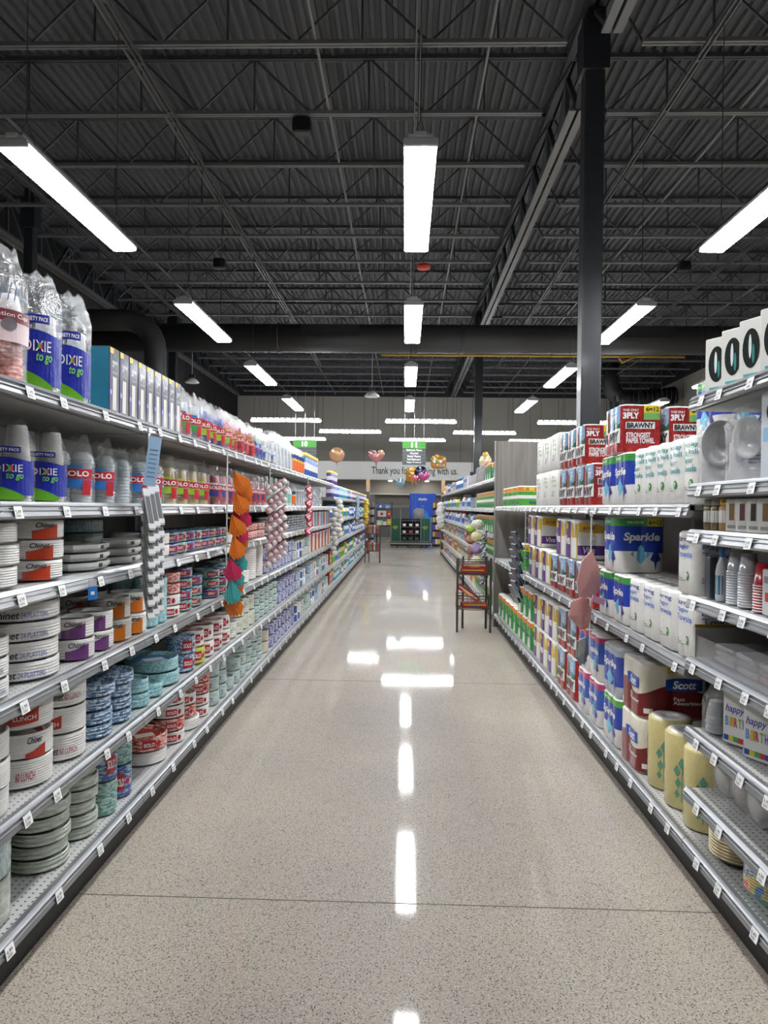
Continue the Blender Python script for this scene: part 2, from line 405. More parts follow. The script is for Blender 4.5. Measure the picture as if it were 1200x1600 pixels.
for gx in (2.31, -8.4):
    for y0, y1 in ((-4.7, 9.1), (9.1, 22.9), (22.9, 36)):
        b = MB()
        for s in (-.07, .07):
            b.box((gx+s, (y0+y1)/2, 7.02), (.10, y1-y0-1.6, .035), steel2); b.box((gx+s*.55, (y0+y1)/2, 7.08), (.03, y1-y0-1.6, .12), steel)
            b.box((gx+s, (y0+y1)/2, 7.86), (.10, y1-y0, .10), steel)
        n = 9; q = (y1-y0-1.6)/n
        for i in range(n):
            a = y0 + .8 + i*q
            b.bar((gx, a, 7.05), (gx, a+q/2, 7.84), .07, .05, steel); b.bar((gx, a+q/2, 7.84), (gx, a+q, 7.05), .07, .05, steel); b.bar((gx, a+q/2, 7.84), (gx, a+q/2, 7.05), .06, .05, steel)
        b.bar((gx, y0, 7.84), (gx, y0+.8, 7.05), .07, .05, steel); b.bar((gx, y1, 7.84), (gx, y1-.8, 7.05), .07, .05, steel)
        struct(b.obj('truss_girder'), 'deep steel truss girder running the length of the aisle, carrying the joists')
def column(x, y, w, top=7.8):
    b = MB(); b.box((x, y, top/2), (w, w, top), darksteel, bev=.02); b.box((x, y, top-.5), (w+.08, w+.08, .6), darksteel); b.box((x, y, .02), (w+.12, w+.12, .04), darksteel)
    return struct(b.obj('steel_column'), 'square dark painted steel column carrying the roof girder')
column(2.31, 9.1, .25); column(2.31, 22.9, .25); column(-7.6, 22.9, .25); column(-7.6, 9.1, .25); column(-7.6, 14.1, .2)
# bridging rods and cable strut lines at the bottom of the joists
for x in (-5.9, -3.55, -1.15, .95, 4.6, 6.2, 8.7):
    b = MB(); b.bar((x, -5, 7.13), (x, 35.5, 7.13), .03, .03, steel2); b.bar((x+.05, -5, 7.9), (x+.05, 35.5, 7.9), .03, .03, steel)
    struct(b.obj('joist_bridging'), 'slim steel bridging angle tying the joists together')
for x in (-3.36, .09, 3.5, 7.1, -6.6):
    b = MB(); strut = mat('#5b5c5e', .45, .4)
    for s in (-.03, .03): b.box((x+s, 11, 7.0), (.018, 33, .04), strut)
    for k in range(-4, 26): b.box((x, k*1.1, 7.0), (.07, .05, .02), strut)
    struct(b.obj('cable_strut'), 'slotted steel strut carrying the cable of one lamp row')
# ducts and pipe
ductm = mat('#3b3c3e', .5, .2, 0, .1, 3); dd = mat('#232427', .5, .2)
b = MB(); b.tube([(XL+.02, 18.65, 5.92), (XR-.02, 18.65, 5.92)], .37, ductm, 28)
for x in (-6.5, -3.4, 0.2, 1.4, 4.6, 8): b.tube([(x, 18.65, 5.92), (x+.05, 18.65, 5.92)], .395, ductm, 28)
for x in (-2.0, 6.0): b.box((x, 18.33, 6.05), (1.5, .12, .3), dd)
tag(b.obj('air_duct'), 'large round grey air duct crossing the hall under the joists', 'duct')
pts = [(XL+.02, 17.2, 6.0), (-6.9, 17.2, 6.0)] + [(-6.9+.75*math.sin(a), 17.2, 5.25+.75*math.cos(a)) for a in [PI/2*i/6 for i in range(1, 7)]] + [(-6.15, 17.2, .4)]
b = MB(); b.tube(pts, .26, ductm, 20)
tag(b.obj('air_duct'), 'dark elbow duct bending down beside the left aisle', 'duct')
pts = [(8.5, 30, 7.6), (8.5, 30, 6.9), (8.6, 30, 6.5), (8.9, 30, 6.15), (9.5, 30, 6.0), (11.2, 30, 6.35)]
b = MB(); b.tube(pts, .36, dd, 20)
for i in range(14): t = i/13; x = 8.6+2.5*t; b.tube([(x, 30, 6.05+.25*t), (x+.04, 30, 6.05+.25*t)], .39, dd, 20)
tag(b.obj('flexible_duct'), 'dark ribbed duct curving down near the right wall', 'duct')
b = MB(); ym = mat('#b8912c', .5); b.tube([(-.7, 19.2, 5.62), (7.4, 19.2, 5.62)], .035, ym, 10); b.tube([(5.65, 19.2, 5.62), (5.75, 19.2, 5.45), (6.1, 19.2, 5.62)], .03, ym, 8)
tag(b.obj('gas_pipe'), 'yellow gas pipe running below the large duct', 'pipe')

# ------------------------------------------------------------------ lamps
diff = mat('#fbfdff', .5, emit=LAMP); hous = mat('#b6b8ba', .4, .3); wirem = mat('#3a3a3c', .5, .3)
def lamp(L=2.44, W=.26):
    r = empty('strip_lamp'); b = MB()
    b.box((0, 0, .075), (W*.8, L-.02, .05), hous); b.box((0, 0, .045), (W+.02, L, .02), hous)
    for s in (-1, 1):
        b.box((0, s*(L/2-.01), .03), (W+.03, .03, .07), hous, bev=.008); b.box((0, s*(L/2-.05), .10), (.10, .10, .05), hous, bev=.01)
    b.obj('housing', r)
    d = MB(); d.box((0, -L/4, .012), (W, L/2-.03, .05), diff, bev=.01); d.box((0, L/4, .012), (W, L/2-.03, .05), diff, bev=.01)
    b2 = MB(); b2.box((0, 0, .012), (W*1.005, .012, .052), hous)
    d.obj('diffuser', r); b2.obj('joint_band', r)
    w_ = MB()
    for s in (-1, 1):
        y = s*(L/2-.25); w_.bar((-.09, y, .1), (0, y, .35), .006, .006, wirem); w_.bar((.09, y, .1), (0, y, .35), .006, .006, wirem); w_.bar((0, y, .35), (0, y, 2.45), .008, .008, wirem)
    w_.obj('hanging_wires', r); return r
L0 = lamp(); first = True
rows = {'over the centre of the aisle': (.09, range(-1, 4)), 'in the row left of the aisle': (-3.36, range(-1, 4)), 'in the row right of the aisle': (3.5, range(-1, 4)), 'in the far right row': (7.1, range(0, 4))}
for nm, (x, ks) in rows.items():
    for k in ks:
        o = L0 if first else copy_tree(L0); first = False
        o.location = (x, 7.12 + 4.62*k, 4.5)
        tag(o, 'white hanging strip lamp %s, %s' % (nm, 'nearest the camera' if k == ks[0] else ordw(k-ks[0]) + ' from the camera'), 'lamp', 'strip lamps running along the aisles')
first = True
def cross_lamp():
    r = empty('cross_lamp'); b = MB(); b.box((0, 0, .10), (2.44, .06, .07), hous)
    for i in range(12): b.box((-1.12+.2*i, -.031, .10), (.14, .006, .03), mat('#eef2f4', .5, emit=2.5))
    b.obj('housing', r); d = MB(); d.box((-.615, 0, .02), (1.2, .09, .07), diff, bev=.02); d.box((.615, 0, .02), (1.2, .09, .07), diff, bev=.02); d.obj('diffuser', r)
    w_ = MB()
    for x in (-1.1, -.3, .9, 1.1): w_.bar((x, 0, .12), (x, 0, 2.5), .01, .01, wirem)
    w_.obj('hanging_wires', r); return r
C0 = cross_lamp()
for y, xs, rn in ((24.4, (-4.15, .5, 5.7), 'nearest'), (27.9, (-6.9, -2.2, 3.07, 8.0), 'middle'), (31.1, (-4.75, .5, 5.7), 'farthest')):
    for i, x in enumerate(xs):
        o = C0 if first else copy_tree(C0); first = False
        o.location = (x, y, 4.42)
        tag(o, 'bright crosswise tube lamp in the %s cross row, %s from the left' % (rn, ['first', 'second', 'third', 'fourth'][i]), 'lamp', 'crosswise tube lamps near the far wall')
# small ceiling fittings
def spk(x, y, z, lab):
    b = MB(); b.box((0, 0, 0), (.26, .2, .22), mat('#101113', .5), bev=.02); b.bar((0, 0, .1), (0, 0, 7.1-z), .02, .02, wirem)
    tag(b.obj('hanging_speaker', loc=(x, y, z)), lab, 'speaker')
spk(-1.55, 10.2, 6.95, 'small black box speaker hung near the top of the picture')
spk(-4.3, 16.1, 7.0, 'small black box speaker hung beyond the left lamp')
spk(6.2, 16.2, 7.0, 'small black box speaker hung above the right lamp row')
b = MB(); b.tube([(0, 0, 0), (0, 0, .07)], .13, mat('#c03326', .5), 20); b.bar((0, 0, .07), (0, 0, .88), .012, .012, wirem)
tag(b.obj('alarm_bell', loc=(.3, 14.0, 6.2)), 'red round fire alarm disc hanging beyond the first centre lamp', 'alarm')
def pend(x, y, z, lab):
    r = empty('high_bay_sensor', (x, y, z)); b = MB(); b.lathe([(.2, 0), (.22, .03), (.12, .13), (.05, .16)], mat('#d8d9da', .4), 18); b.obj('shade', r)
    b = MB(); b.box((0, 0, .22), (.18, .1, .1), wirem); b.bar((0, 0, .25), (0, 0, 7.1-z), .02, .02, hous); b.obj('hanging_rod', r)
    tag(r, lab, 'pendant')
pend(-1.0, 20.5, 4.68, 'white dish pendant on a rod left of the centre lamps')
pend(-6.7, 22, 5.3, 'white dish pendant behind the boxed candles on the left')
b = MB(); b.bar((0, 0, 0), (0, 0, 4.4), .015, .015, wirem); b.box((0, 0, -.05), (.12, .12, .12), mat('#1b1b1d', .5), bev=.02)
tag(b.obj('cable_drop', loc=(2.05, 22, 2.62)), 'black cable with a plug box hanging right of the aisle sign', 'cable')

# ------------------------------------------------------------------ far wall sign, soffit
b = MB(); b.box((0, 34.6, 3.25), (17, 1.4, .86), mat('#c9cac8', .6)); struct(b.obj('trim_3'), 'long white bulkhead band high on the far wall')
b = MB(); put_text(b, S_plane((0, 33.9, 0), (1, 0, 0), (0, 0, 1), (0, -1, 0)), 'Thank you for shopping with us.', -1.62, 2.98, 4.1, .46, mat('#34383c', .6), off=.01, bold=.012, split=0)
tag(b.obj('wall_lettering'), 'dark lettering thanking shoppers on the white bulkhead band', 'sign')
b = MB(); b.box((0, 35.8, 2.5), (17, .3, .64), mat('#a7a39b', .7)); b.box((0, 35.6, 2.16), (17, .5, .06), mat('#d7d5cf', .6)); struct(b.obj('trim_4'), 'pale soffit strip under the bulkhead')
b = MB(); b.box((0, 35.9, .75), (17, .15, 1.5), mat('#5b5c5e', .7)); struct(b.obj('baseboard_far'))
for i, x in enumerate((-.75, 1.05, -5.5, 5.6)):
    b = MB(); b.lathe([(.09, 0), (.1, .03)], mat('#fffaf0', .5, emit=30), 14)
    tag(b.obj('recessed_downlight', loc=(x, 35.0, 2.79)), 'small round downlight under the bulkhead, %s from the left' % ['second', 'third', 'first', 'fourth'][i], 'lamp', 'downlights under the bulkhead')

# ================================================================== SHELVING
steelw = mat('#b3b4b6', .35, .2); railm = mat('#9a9c9f', .28, .55); panelm = mat('#9a9894', .6); kickm = mat('#0b0b0c', .55); undm = mat('#9d9d9b', .5)
def perf():
    m = bpy.data.materials.new('perforated_deck'); m.use_nodes = True; nt = m.node_tree; N = nt.nodes; L = nt.links; b_ = N['Principled BSDF']
    t = N.new('ShaderNodeTexCoord'); v = N.new('ShaderNodeTexVoronoi'); v.inputs['Scale'].default_value = 1; v.inputs['Randomness'].default_value = 0
    mp = N.new('ShaderNodeMapping'); mp.inputs['Scale'].default_value = (40, 40, 0); mp.inputs['Rotation'].default_value = (0, 0, 0)
    L.new(t.outputs['Object'], mp.inputs[0]); L.new(mp.outputs[0], v.inputs['Vector'])
    c = N.new('ShaderNodeMath'); c.operation = 'LESS_THAN'; c.inputs[1].default_value = .17; L.new(v.outputs['Distance'], c.inputs[0])
    x = N.new('ShaderNodeMix'); x.data_type = 'RGBA'; x.inputs[6].default_value = lin('#c2c2c1'); x.inputs[7].default_value = lin('#4a4a4a')
    L.new(c.outputs[0], x.inputs[0]); L.new(x.outputs[2], b_.inputs['Base Color']); b_.inputs['Roughness'].default_value = .35
    return m
perfm = perf(); tagw = mat('#fbfbfb', .5); ink = mat('#2b2d30', .6)
TAGM = []
for s in ('6.99', '4.99', '3.99', '5.49'):
    b = MB(); b.box((0, 0, 0), (.0015, .046, .038), tagw); put_text(b, S_plane((.0009, 0, 0), (0, 1, 0), (0, 0, 1), (1, 0, 0)), s, -.018, -.004, .03, .012, ink, off=.0006, split=0)
    for k in range(3): b.box((.0011, -.004, -.008-.003*k), (.0005, .026, .001), ink)
    TAGM.append(b.mesh('price_tag'))
BAYN = {}
def bay(side, d0, heights, xl, base_xl, top, tags=4, L=1.22, far=False, desc='', tilt=0):
    """one shelving bay; local +X faces the aisle, local Y runs along it"""
    r = empty('shelf_bay'); f = 0
    depth = {}
    b = MB(); b.box((-.56, L/2, top/2), (.03, L-.01, top), panelm); b.obj('back_panel', r)
    b = MB()
    for y in (.012, L-.012): b = MB(); b.box((-.525, y, top/2), (.05, .022, top), steelw); b.obj('upright', r)
    # base
    b = MB(); b.box((-.285, L/2, .165), (.53, L, .03), perfm); b.obj('base_deck', r)
    b = MB(); b.box((-.06, L/2, .065), (.03, L, .13), kickm); b.obj('kick_plate', r)
    for i, h in enumerate([.18] + heights):
        base = i == 0
        x0 = 0
        if base: sh = r
        else:
            b = MB(); b.box((-.265, L/2, h-.012), (.53, L-.004, .018), perfm); b.box((-.265, L/2, h-.04), (.5, L-.03, .03), undm)
            for y in (.015, L-.015): b.box((-.30, y, h-.038), (.46, .01, .034), steelw)
            sh = b.obj('shelf', r)
        b = MB(); V = []
        pr = [(-.02, h), (.0, h+.003), (.006, h-.004), (.012, h-.010), (.006, h-.014), (.016, h-.042), (.010, h-.050), (-.004, h-.052), (-.02, h-.03)]
        m_ = len(pr)
        for y in (.002, L-.002): V += [(x, y, z) for x, z in pr]
        b.add(V, [[k, (k+1) % m_, m_+(k+1) % m_, m_+k] for k in range(m_)] + [list(range(m_)), list(range(2*m_-1, m_-1, -1))], railm)
        b.box((.0125, L/2, h-.024), (.004, L-.01, .003), steelw)  # painted highlight: paler strip along the front of the rail
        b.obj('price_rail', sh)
        k = tags[i] if isinstance(tags, (list, tuple)) else tags
        for q in range(k):
            y = L*(q+.5)/k + rnd.uniform(-.06, .06)*(4/max(k, 4)); o = bpy.data.objects.new('price_tag', rnd.choice(TAGM)); COL.objects.link(o)
            o.parent = sh; o.location = (.0185, y, h-.030); o.rotation_euler = (rnd.uniform(-.05, .05), -.25, 0)
    if side < 0: r.location = (-xl, d0, 0)
    else: r.location = (xl, d0+L, 0); r.rotation_euler = (0, 0, PI)
    n = BAYN.get((side, desc), 0); BAYN[(side, desc)] = n + 1
    r['_n'] = n; r['_d'] = desc; r['_s'] = side
    return r
LH = [.534, .895, 1.23, 1.50, 1.873]; LF = [.50, .90, 1.28, 1.66]
RT = [.88, 1.525]; RN = [.386, .63, .912, 1.16, 1.425, 1.608, 1.955]; RF = [.50, .84, 1.16, 1.50, 1.90]
baysL = []
for k in range(-2, 7): baysL.append(bay(-1, 3.2+1.22*k, LH, 1.19, 1.16, 2.05, 4, desc='tall grey six level shelf bay of tableware left of the aisle'))
for k in range(7, 16): baysL.append(bay(-1, 3.2+1.22*k, LF, 1.19, 1.16, 1.95, 4, desc='far shelf bay of cleaning goods left of the aisle'))
for k in range(-2, 0): baysL.append(bay(1, 2.9+1.22*k, RN, 1.15, 1.15, 2.0, [5, 5, 6, 6, 6, 6, 6, 6], desc='close packed eight level shelf bay at the right edge'))
for k in range(0, 5): baysL.append(bay(1, 2.9+1.22*k, RT, 1.15, 1.15, 1.62, [5, 4, 5], desc='three level paper towel shelf bay right of the aisle'))
for k in range(5, 16): baysL.append(bay(1, 3.06+1.22*k, RF, 1.15, 1.15, 2.0, 4, desc='far shelf bay beyond the grey divider right of the aisle'))
for o in baysL:
    d = o['_d']; tot = BAYN[(o['_s'], d)]
    tag(o, '%s, %s' % (d, 'nearest the camera' if o['_n'] == 0 else ordw(o['_n']) + ' from the camera'), 'shelf', 'shelf bays ' + ('left' if o['_s'] < 0 else 'right') + ' of the aisle')
    for k in ('_n', '_d', '_s'): del o[k]
# wood-grain dividers and end panels
woodm = patt('grey_wood_laminate', '#8b8782', '#6f6b66', 9, (2, 2, .12), .5, .5, .2, .1)
b = MB(); b.box((1.59, 9.08, 1.18), (.86, .045, 2.36), woodm); b.box((1.145, 9.08, 1.18), (.02, .06, 2.36), mat('#8c8a87', .4, .2))
tag(b.obj('shelf_divider'), 'tall grey wood grain divider panel ending the paper towel shelves', 'divider')
for s, y in ((-1, 23.0), (1, 22.75)):
    r = empty('end_panel', (s*1.25, y, 0)); b = MB(); b.box((s*.12, 0, 1.0), (.4, .06, 2.0), mat('#4d4742', .5)); b.box((-s*.08, -.02, .95), (.05, .1, 1.9), mat('#5d564f', .5)); b.obj('panel', r)
    b = MB(); b.box((-s*.04, 0, 2.2), (.12, .06, .42), mat('#b49a78', .5), bev=.01); b.obj('top_cap', r)
    tag(r, 'dark end panel with a tan cap closing the %s shelves' % ('left' if s < 0 else 'right'), 'divider')

# ================================================================== PRODUCTS: builders
W0 = wrapm('#eceae6'); PW = mat('#e4e3e0', .38, 0, .5, .35, 22); INK = mat('#26282d', .5); WHT = mat('#f3f3f1', .4, 0, .3)
TEAL = patt('teal_speckled_plate', '#7fb4bd', '#a9d3d6', 90, (1, 1, 1)); BLUEP = patt('blue_marbled_plate', '#3f6f9f', '#dfe8ee', 55, (1, 1, 2.2), thresh=.5, soft=.05, c3='#86b3cc')
SAGE = patt('pale_sage_plate', '#b3bbae', '#c9d0c5', 40, (1, 1, 4)); MINT = patt('mint_tweed_plate', '#a9c5c4', '#cfe0df', 120, (1, 1, .35))
PURP = patt('purple_teal_plate', '#4b4f9c', '#8fb8b4', 35, (1, 1, 3), thresh=.52); GRN = patt('green_marbled_plate', '#5c8d86', '#a7c2bb', 45, (1, 1, 2.5))
LAV = patt('lavender_grid_plate', '#6f72a3', '#b9bccf', 60, (1, 1, 1)); REDP = patt('red_marbled_plate', '#c4483c', '#e9c9c0', 40, (1, 1, 4)); GREYP = patt('pale_grey_plate', '#b4bab9', '#cfd3d1', 70)
AQUA = patt('pale_aqua_plate', '#a7bcba', '#bccdc9', 30, (1, 1, 2)); FOIL = mat('#a9adb1', .25, .85, 0, .5, 60); CLEARP = mat('#c9cfd6', .12, 0, .6, .3, 40)
def plates(R, h, m, ribs=6, lab=None, top=None, name='paper_plate_pack', taper=.86, lipd=.0024, mtop=None):
    b = MB(); pr = [(R*taper, 0), (R*.97, .006)]; dz = (h-.012)/ribs
    for i in range(ribs): z = .008 + i*dz; pr += [(R, z), (R, z+dz*.55), (R-lipd, z+dz*.7)]
    pr += [(R, h-.003), (R-.004, h), (R*.9, h-.004), (R*.8, h-.016), (R*.78, h-.017)]
    b.lathe(pr, m, 32); r = b.obj(name)
    S = S_cyl(R, 0)
    if lab:
        L = MB(); T = MB(); lab(L, T, S, R, h)
        if L.v: L.obj('label', r)
        if T.v: T.obj('lettering', r)
    if top:
        L = MB(); L.lathe([(R*.72, h-.0155), (R*.70, h-.014)], top, 24)
        L.box((R*.2, 0, h-.0135), (R*.5, R*.8, .001), mat('#e8e8e6', .4)); L.obj('top_label', r)
    return r
def lab_curve(hexc, s='Chinet', u0=-.045, u1=.045, tcol='#2a2b33', f=.62, stack='below'):
    def fn(L, T, S, R, h):
        strip(L, S, u0, u1, .04*h, lambda u: h*(f - .16*math.cos((u-u0)/(u1-u0)*PI*.9)), mat(hexc, .35, 0, .4))
        put_text(T, S, s, u0*.75, h*.62, (u1-u0)*.72, h*.26, mat(tcol, .5), shear=.25, bold=.015)
    return fn
def lab_text(s1, c1, s2=None, c2=None, w=.1, v=.3, hh=.3):
    def fn(L, T, S, R, h):
        put_text(T, S, s1, -w/2, h*v, w*(.5 if s2 else 1), h*hh, mat(c1, .5), bold=.01, shear=.2 if s2 else 0)
        if s2: put_text(T, S, s2, .004, h*v, w*.55, h*hh*.8, mat(c2, .5))
    return fn
def lab_lunch(L, T, S, R, h):
    rd = mat('#b8301f', .35, 0, .4)
    strip(L, S, -.07, .06, lambda u: h*(.12+.8*(u+.07)*1.5), lambda u: h*(.30+(u+.07)*3.6), rd); disc(L, S, .02, h*.8, .014, .014, mat('#2c2a2e', .4), off=.002)
    put_text(T, S, '60', .010, h*.73, .02, h*.13, WHT, off=.003, bold=.01); put_text(T, S, 'LUNCH', -.02, h*.36, .07, h*.16, WHT, off=.003, bold=.01)
def lab_solo(big=1, box='#b5192a'):
    def fn(L, T, S, R, h):
        a = .034*big; strip(L, S, -a, a, h*.25, h*.78, mat(box, .35, 0, .4)); disc(L, S, a+.018, h*.5, .012, min(.014, h*.3), mat(box, .35, 0, .4))
        put_text(T, S, 'SOLO', -a*.8, h*.38, a*1.6, h*.26, WHT, off=.003, bold=.03)
    return fn
# ---- bags of cups
FILM = film('clear_bag_film'); FILMB = film('blue_bag_film', (.9, .95, 1), .07, .07)
def bag_shape(wy, dx, h, full=.72, seed=0, top=.62):
    def pos(a, t, off=0):
        # a angle, t 0..1 height
        c, s = math.cos(a), math.sin(a); e = .97
        cx = (abs(c)**e)*(1 if c > 0 else -1); sy = (abs(s)**e)*(1 if s > 0 else -1)
        k = 1 if t < full else 1 - (1-top)*((t-full)/(1-full))**1.3
        kd = 1 if t < full else 1 - .93*((t-full)/(1-full))**.9
        nz = noise.noise(Vector((c*2.4, s*2.4, t*5 + seed*7.3))) * (.05 if t < full else .22)
        x = (dx/2*kd)*cx*(1+nz) + off*c; y = (wy/2*k)*sy*(1+nz*.8) + off*s
        z = h*t + (noise.noise(Vector((c*2, s*2, seed*3.1)))*.10*h if t > .9 else 0)
        return (x, y, z)
    return pos
def bag(pos, m, r, name='plastic_bag', n=36, k=18):
    b = MB(); V = []; F = []
    for j in range(k+1):
        for i in range(n): V.append(pos(2*PI*i/n, j/k, .003))
    for j in range(k):
        for i in range(n): q = (i+1) % n; F.append([j*n+i, j*n+q, (j+1)*n+q, (j+1)*n+i])
    b.add(V, F, m, True); return b.obj(name, r)
def bag_S(pos, wy, h):
    R = wy/2*1.05
    return lambda u, v, off=0: pos(u/R, v/h, .004+off)
def cups(b, x, y, h, m, r=.043, ribs=None, frac=.55, r2=.031, m2=None, z0=0):
    n = ribs or int(h*frac/.014); dz = h*frac/n; pr = [(r*.9, 0)]
    for i in range(n): z = i*dz; pr += [(r+.002, z+.001), (r+.002, z+dz*.45), (r-.002, z+dz*.6)]
    q = len(pr)
    pr += [(r*.97, h*frac+.004), (r2, h-.004), (r2*.9, h)]
    b.lathe(pr, m, 18, (x, y, z0), mats=[m]*(q) + [m2 or m]*3)
def cup_bag(wy, dx, h, cm, art, cols=2, filmm=None, name='bag_of_cups', seed=0, cf=.55, cup_h=.66, cm2=None, r=None):
    rr = empty(name); r = r or min(dx/2*.8, wy/cols/2*.9)
    cs = [cm] if not isinstance(cm, list) else cm
    for j in range(cols):
        b = MB(); cups(b, 0, (j-(cols-1)/2)*wy/cols*.92, h*cup_h, cs[j % len(cs)], r, frac=cf, r2=r*.72, m2=cm2, z0=.003); b.obj('cup_stack', rr)
    pos = bag_shape(wy, dx, h, .70, seed); bag(pos, filmm or FILM, rr)
    L = MB(); T = MB(); art(L, T, bag_S(pos, wy, h), wy, h)
    if L.v: L.obj('label', rr)
    if T.v: T.obj('lettering', rr)
    return rr
def art_blue_green(L, T, S, wy, h):
    bl = mat('#16289c', .35, 0, .5, .2, 40); gr = mat('#5fa522', .35, 0, .5, .2, 40)
    a = wy*.62; strip(L, S, -a, a, h*.08, lambda u: h*(.50+.02*math.cos(u*30)), bl)
    strip(L, S, -a, a*.55, h*.03, lambda u: h*(.24-.16*((u+a)/(1.55*a))**2), gr, off=.003)
    strip(L, S, -a*.42, a*.45, h*.57, h*.64, bl)
    put_text(T, S, 'VARIETY PACK', -a*.28, h*.585, a*.68, h*.035, WHT, off=.005, bold=.02)
    put_text(T, S, 'DIXIE', -a*.22, h*.35, a*.72, h*.085, WHT, off=.006, bold=0)
    put_text(T, S, 'to go', a*.08, h*.25, a*.45, h*.085, mat('#6dc03a', .4), off=.006, shear=.25, bold=.015)
    for k, (c, dx_) in enumerate((('#d23b3b', .01), ('#5aa83c', -.004))): disc(L, S, a*.17+dx_*.5, h*.39, .004, .012, mat(c, .4), off=.007, n=8)
def art_solo(band='#c32030', under='#5f9f2c', over='#2f72b8'):
    def fn(L, T, S, wy, h):
        a = wy*.36; strip(L, S, -a, a, h*.22, h*.36, mat(under, .35, 0, .4)); strip(L, S, -a, a, h*.36, h*.5, mat(band, .35, 0, .4), off=.002); strip(L, S, -a, a*.3, h*.5, h*.55, mat(over, .35, 0, .4))
        strip(L, S, a*.3, a*.9, h*.12, h*.34, mat(band, .35, 0, .4), off=.003)
        put_text(T, S, 'SOLO', -a*.8, h*.39, a*1.5, h*.08, WHT, off=.005, bold=.03)
    return fn
def art_coral(L, T, S, wy, h):
    a = wy*.6; strip(L, S, -a, a, h*.30, h*.50, mat('#d9c3c6', .4)); strip(L, S, -a, a, h*.44, h*.52, mat('#7d2a37', .4), off=.002); disc(L, S, .01, h*.42, .024, .02, mat('#6e6670', .4), off=.004)
    put_text(T, S, 'Celebration Cups', -a*.8, h*.46, a*1.5, h*.04, WHT, off=.005); put_text(T, S, 'C', -a*.6, h*.66, a*.5, h*.1, mat('#1f3a63', .4), off=.004, shear=.3)
    for k in range(5): put_text(T, S, '/', -.02+.02*k, h*.58, .012, h*.12, mat('#34648f', .4), off=.004)
def art_none(L, T, S, wy, h): pass
def art_orange(L, T, S, wy, h):
    a = wy*.45; strip(L, S, -a, a, h*.1, h*.45, mat('#e0661c', .4)); strip(L, S, -a, a, h*.45, h*.52, mat('#d8c12e', .4)); strip(L, S, -a, a, h*.52, h*.66, mat('#203a8c', .4))
# ---- rolls
def pack(W, D, H, nw, nd, m, art, name='paper_towel_pack', mtop=None, rad=.05):
    o = Outline(D, W, nd, nw, rad); b = MB(); o.body(b, H, m, mtop or PW); r = b.obj(name)
    # loose pleats of the wrap on top
    b = MB()
    for i in range(nw):
        for j in range(nd):
            x = (j+.5)/nd*D - D/2; y = (i+.5)/nw*W - W/2; q = min(D/nd, W/nw)/2
            b.lathe([(q*.93, 0), (q*.9, .006), (q*.32, .008), (q*.28, .001)], PW, 18, (x, y, H-.006))
    b.obj('roll', r) if nw*nd == 1 else b.obj('roll_tops', r)
    L = MB(); T = MB(); s = max(range(len(o.p)), key=lambda i: o.p[i][3]*2 - abs(o.p[i][0])); side = o.cum[s]
    art(L, T, o, W, D, H, side)
    if L.v: L.obj('printed_label', r)
    if T.v: T.obj('lettering', r)
    return r
def wrapstrip(L, o, lo, hi, m, off=.0015): strip(L, o.S, 0, o.L, lo, hi, m, off, nu=int(o.L/.012))
def a_sparkle(bandc='#3f9a44', body='#1d3fae', low=.36):
    def fn(L, T, o, W, D, H, sd):
        bl = wrapm(body); g = wrapm(bandc); cy = wrapm('#5fb9dc'); nv = wrapm('#1a2c8a'); ye = wrapm('#d9d433')
        wrapstrip(L, o, lambda u: H*(low+.03*math.sin(u*9)), H*.87, bl); wrapstrip(L, o, H*.83, H*.965, g, .0022)
        for c, w_ in ((0, W), (sd, D), (-sd, D)):
            poly(L, o.S, [(c-w_*.22, H*.34), (c, H*.16), (c+w_*.2, H*.34), (c, H*.5)], cy, .003)
            # plain dress silhouette
            x = c+w_*.3; poly(L, o.S, [(x-.03, H*.24), (x-.008, H*.2), (x, H*.05), (x+.008, H*.2), (x+.03, H*.24), (x+.008, H*.4), (x-.008, H*.4)], nv, .004); disc(L, o.S, x, H*.45, .011, .014, nv, .004)
            put_text(T, o.S, 'Sparkle', c-w_*.36, H*.53, w_*.74, H*.19, WHT, off=.004, bold=.035, shear=.12)
            put_text(T, o.S, 'TEAR-A-SQUARE', c-w_*.30, H*.87, w_*.35, H*.05, WHT, off=.004, bold=.02)
        strip(L, o.S, sd+D*.12, sd+D*.46, H*.83, H*.965, ye, .003); put_text(T, o.S, '6=12', sd+D*.15, H*.86, D*.27, H*.08, INK, off=.005, bold=.03)
    return fn
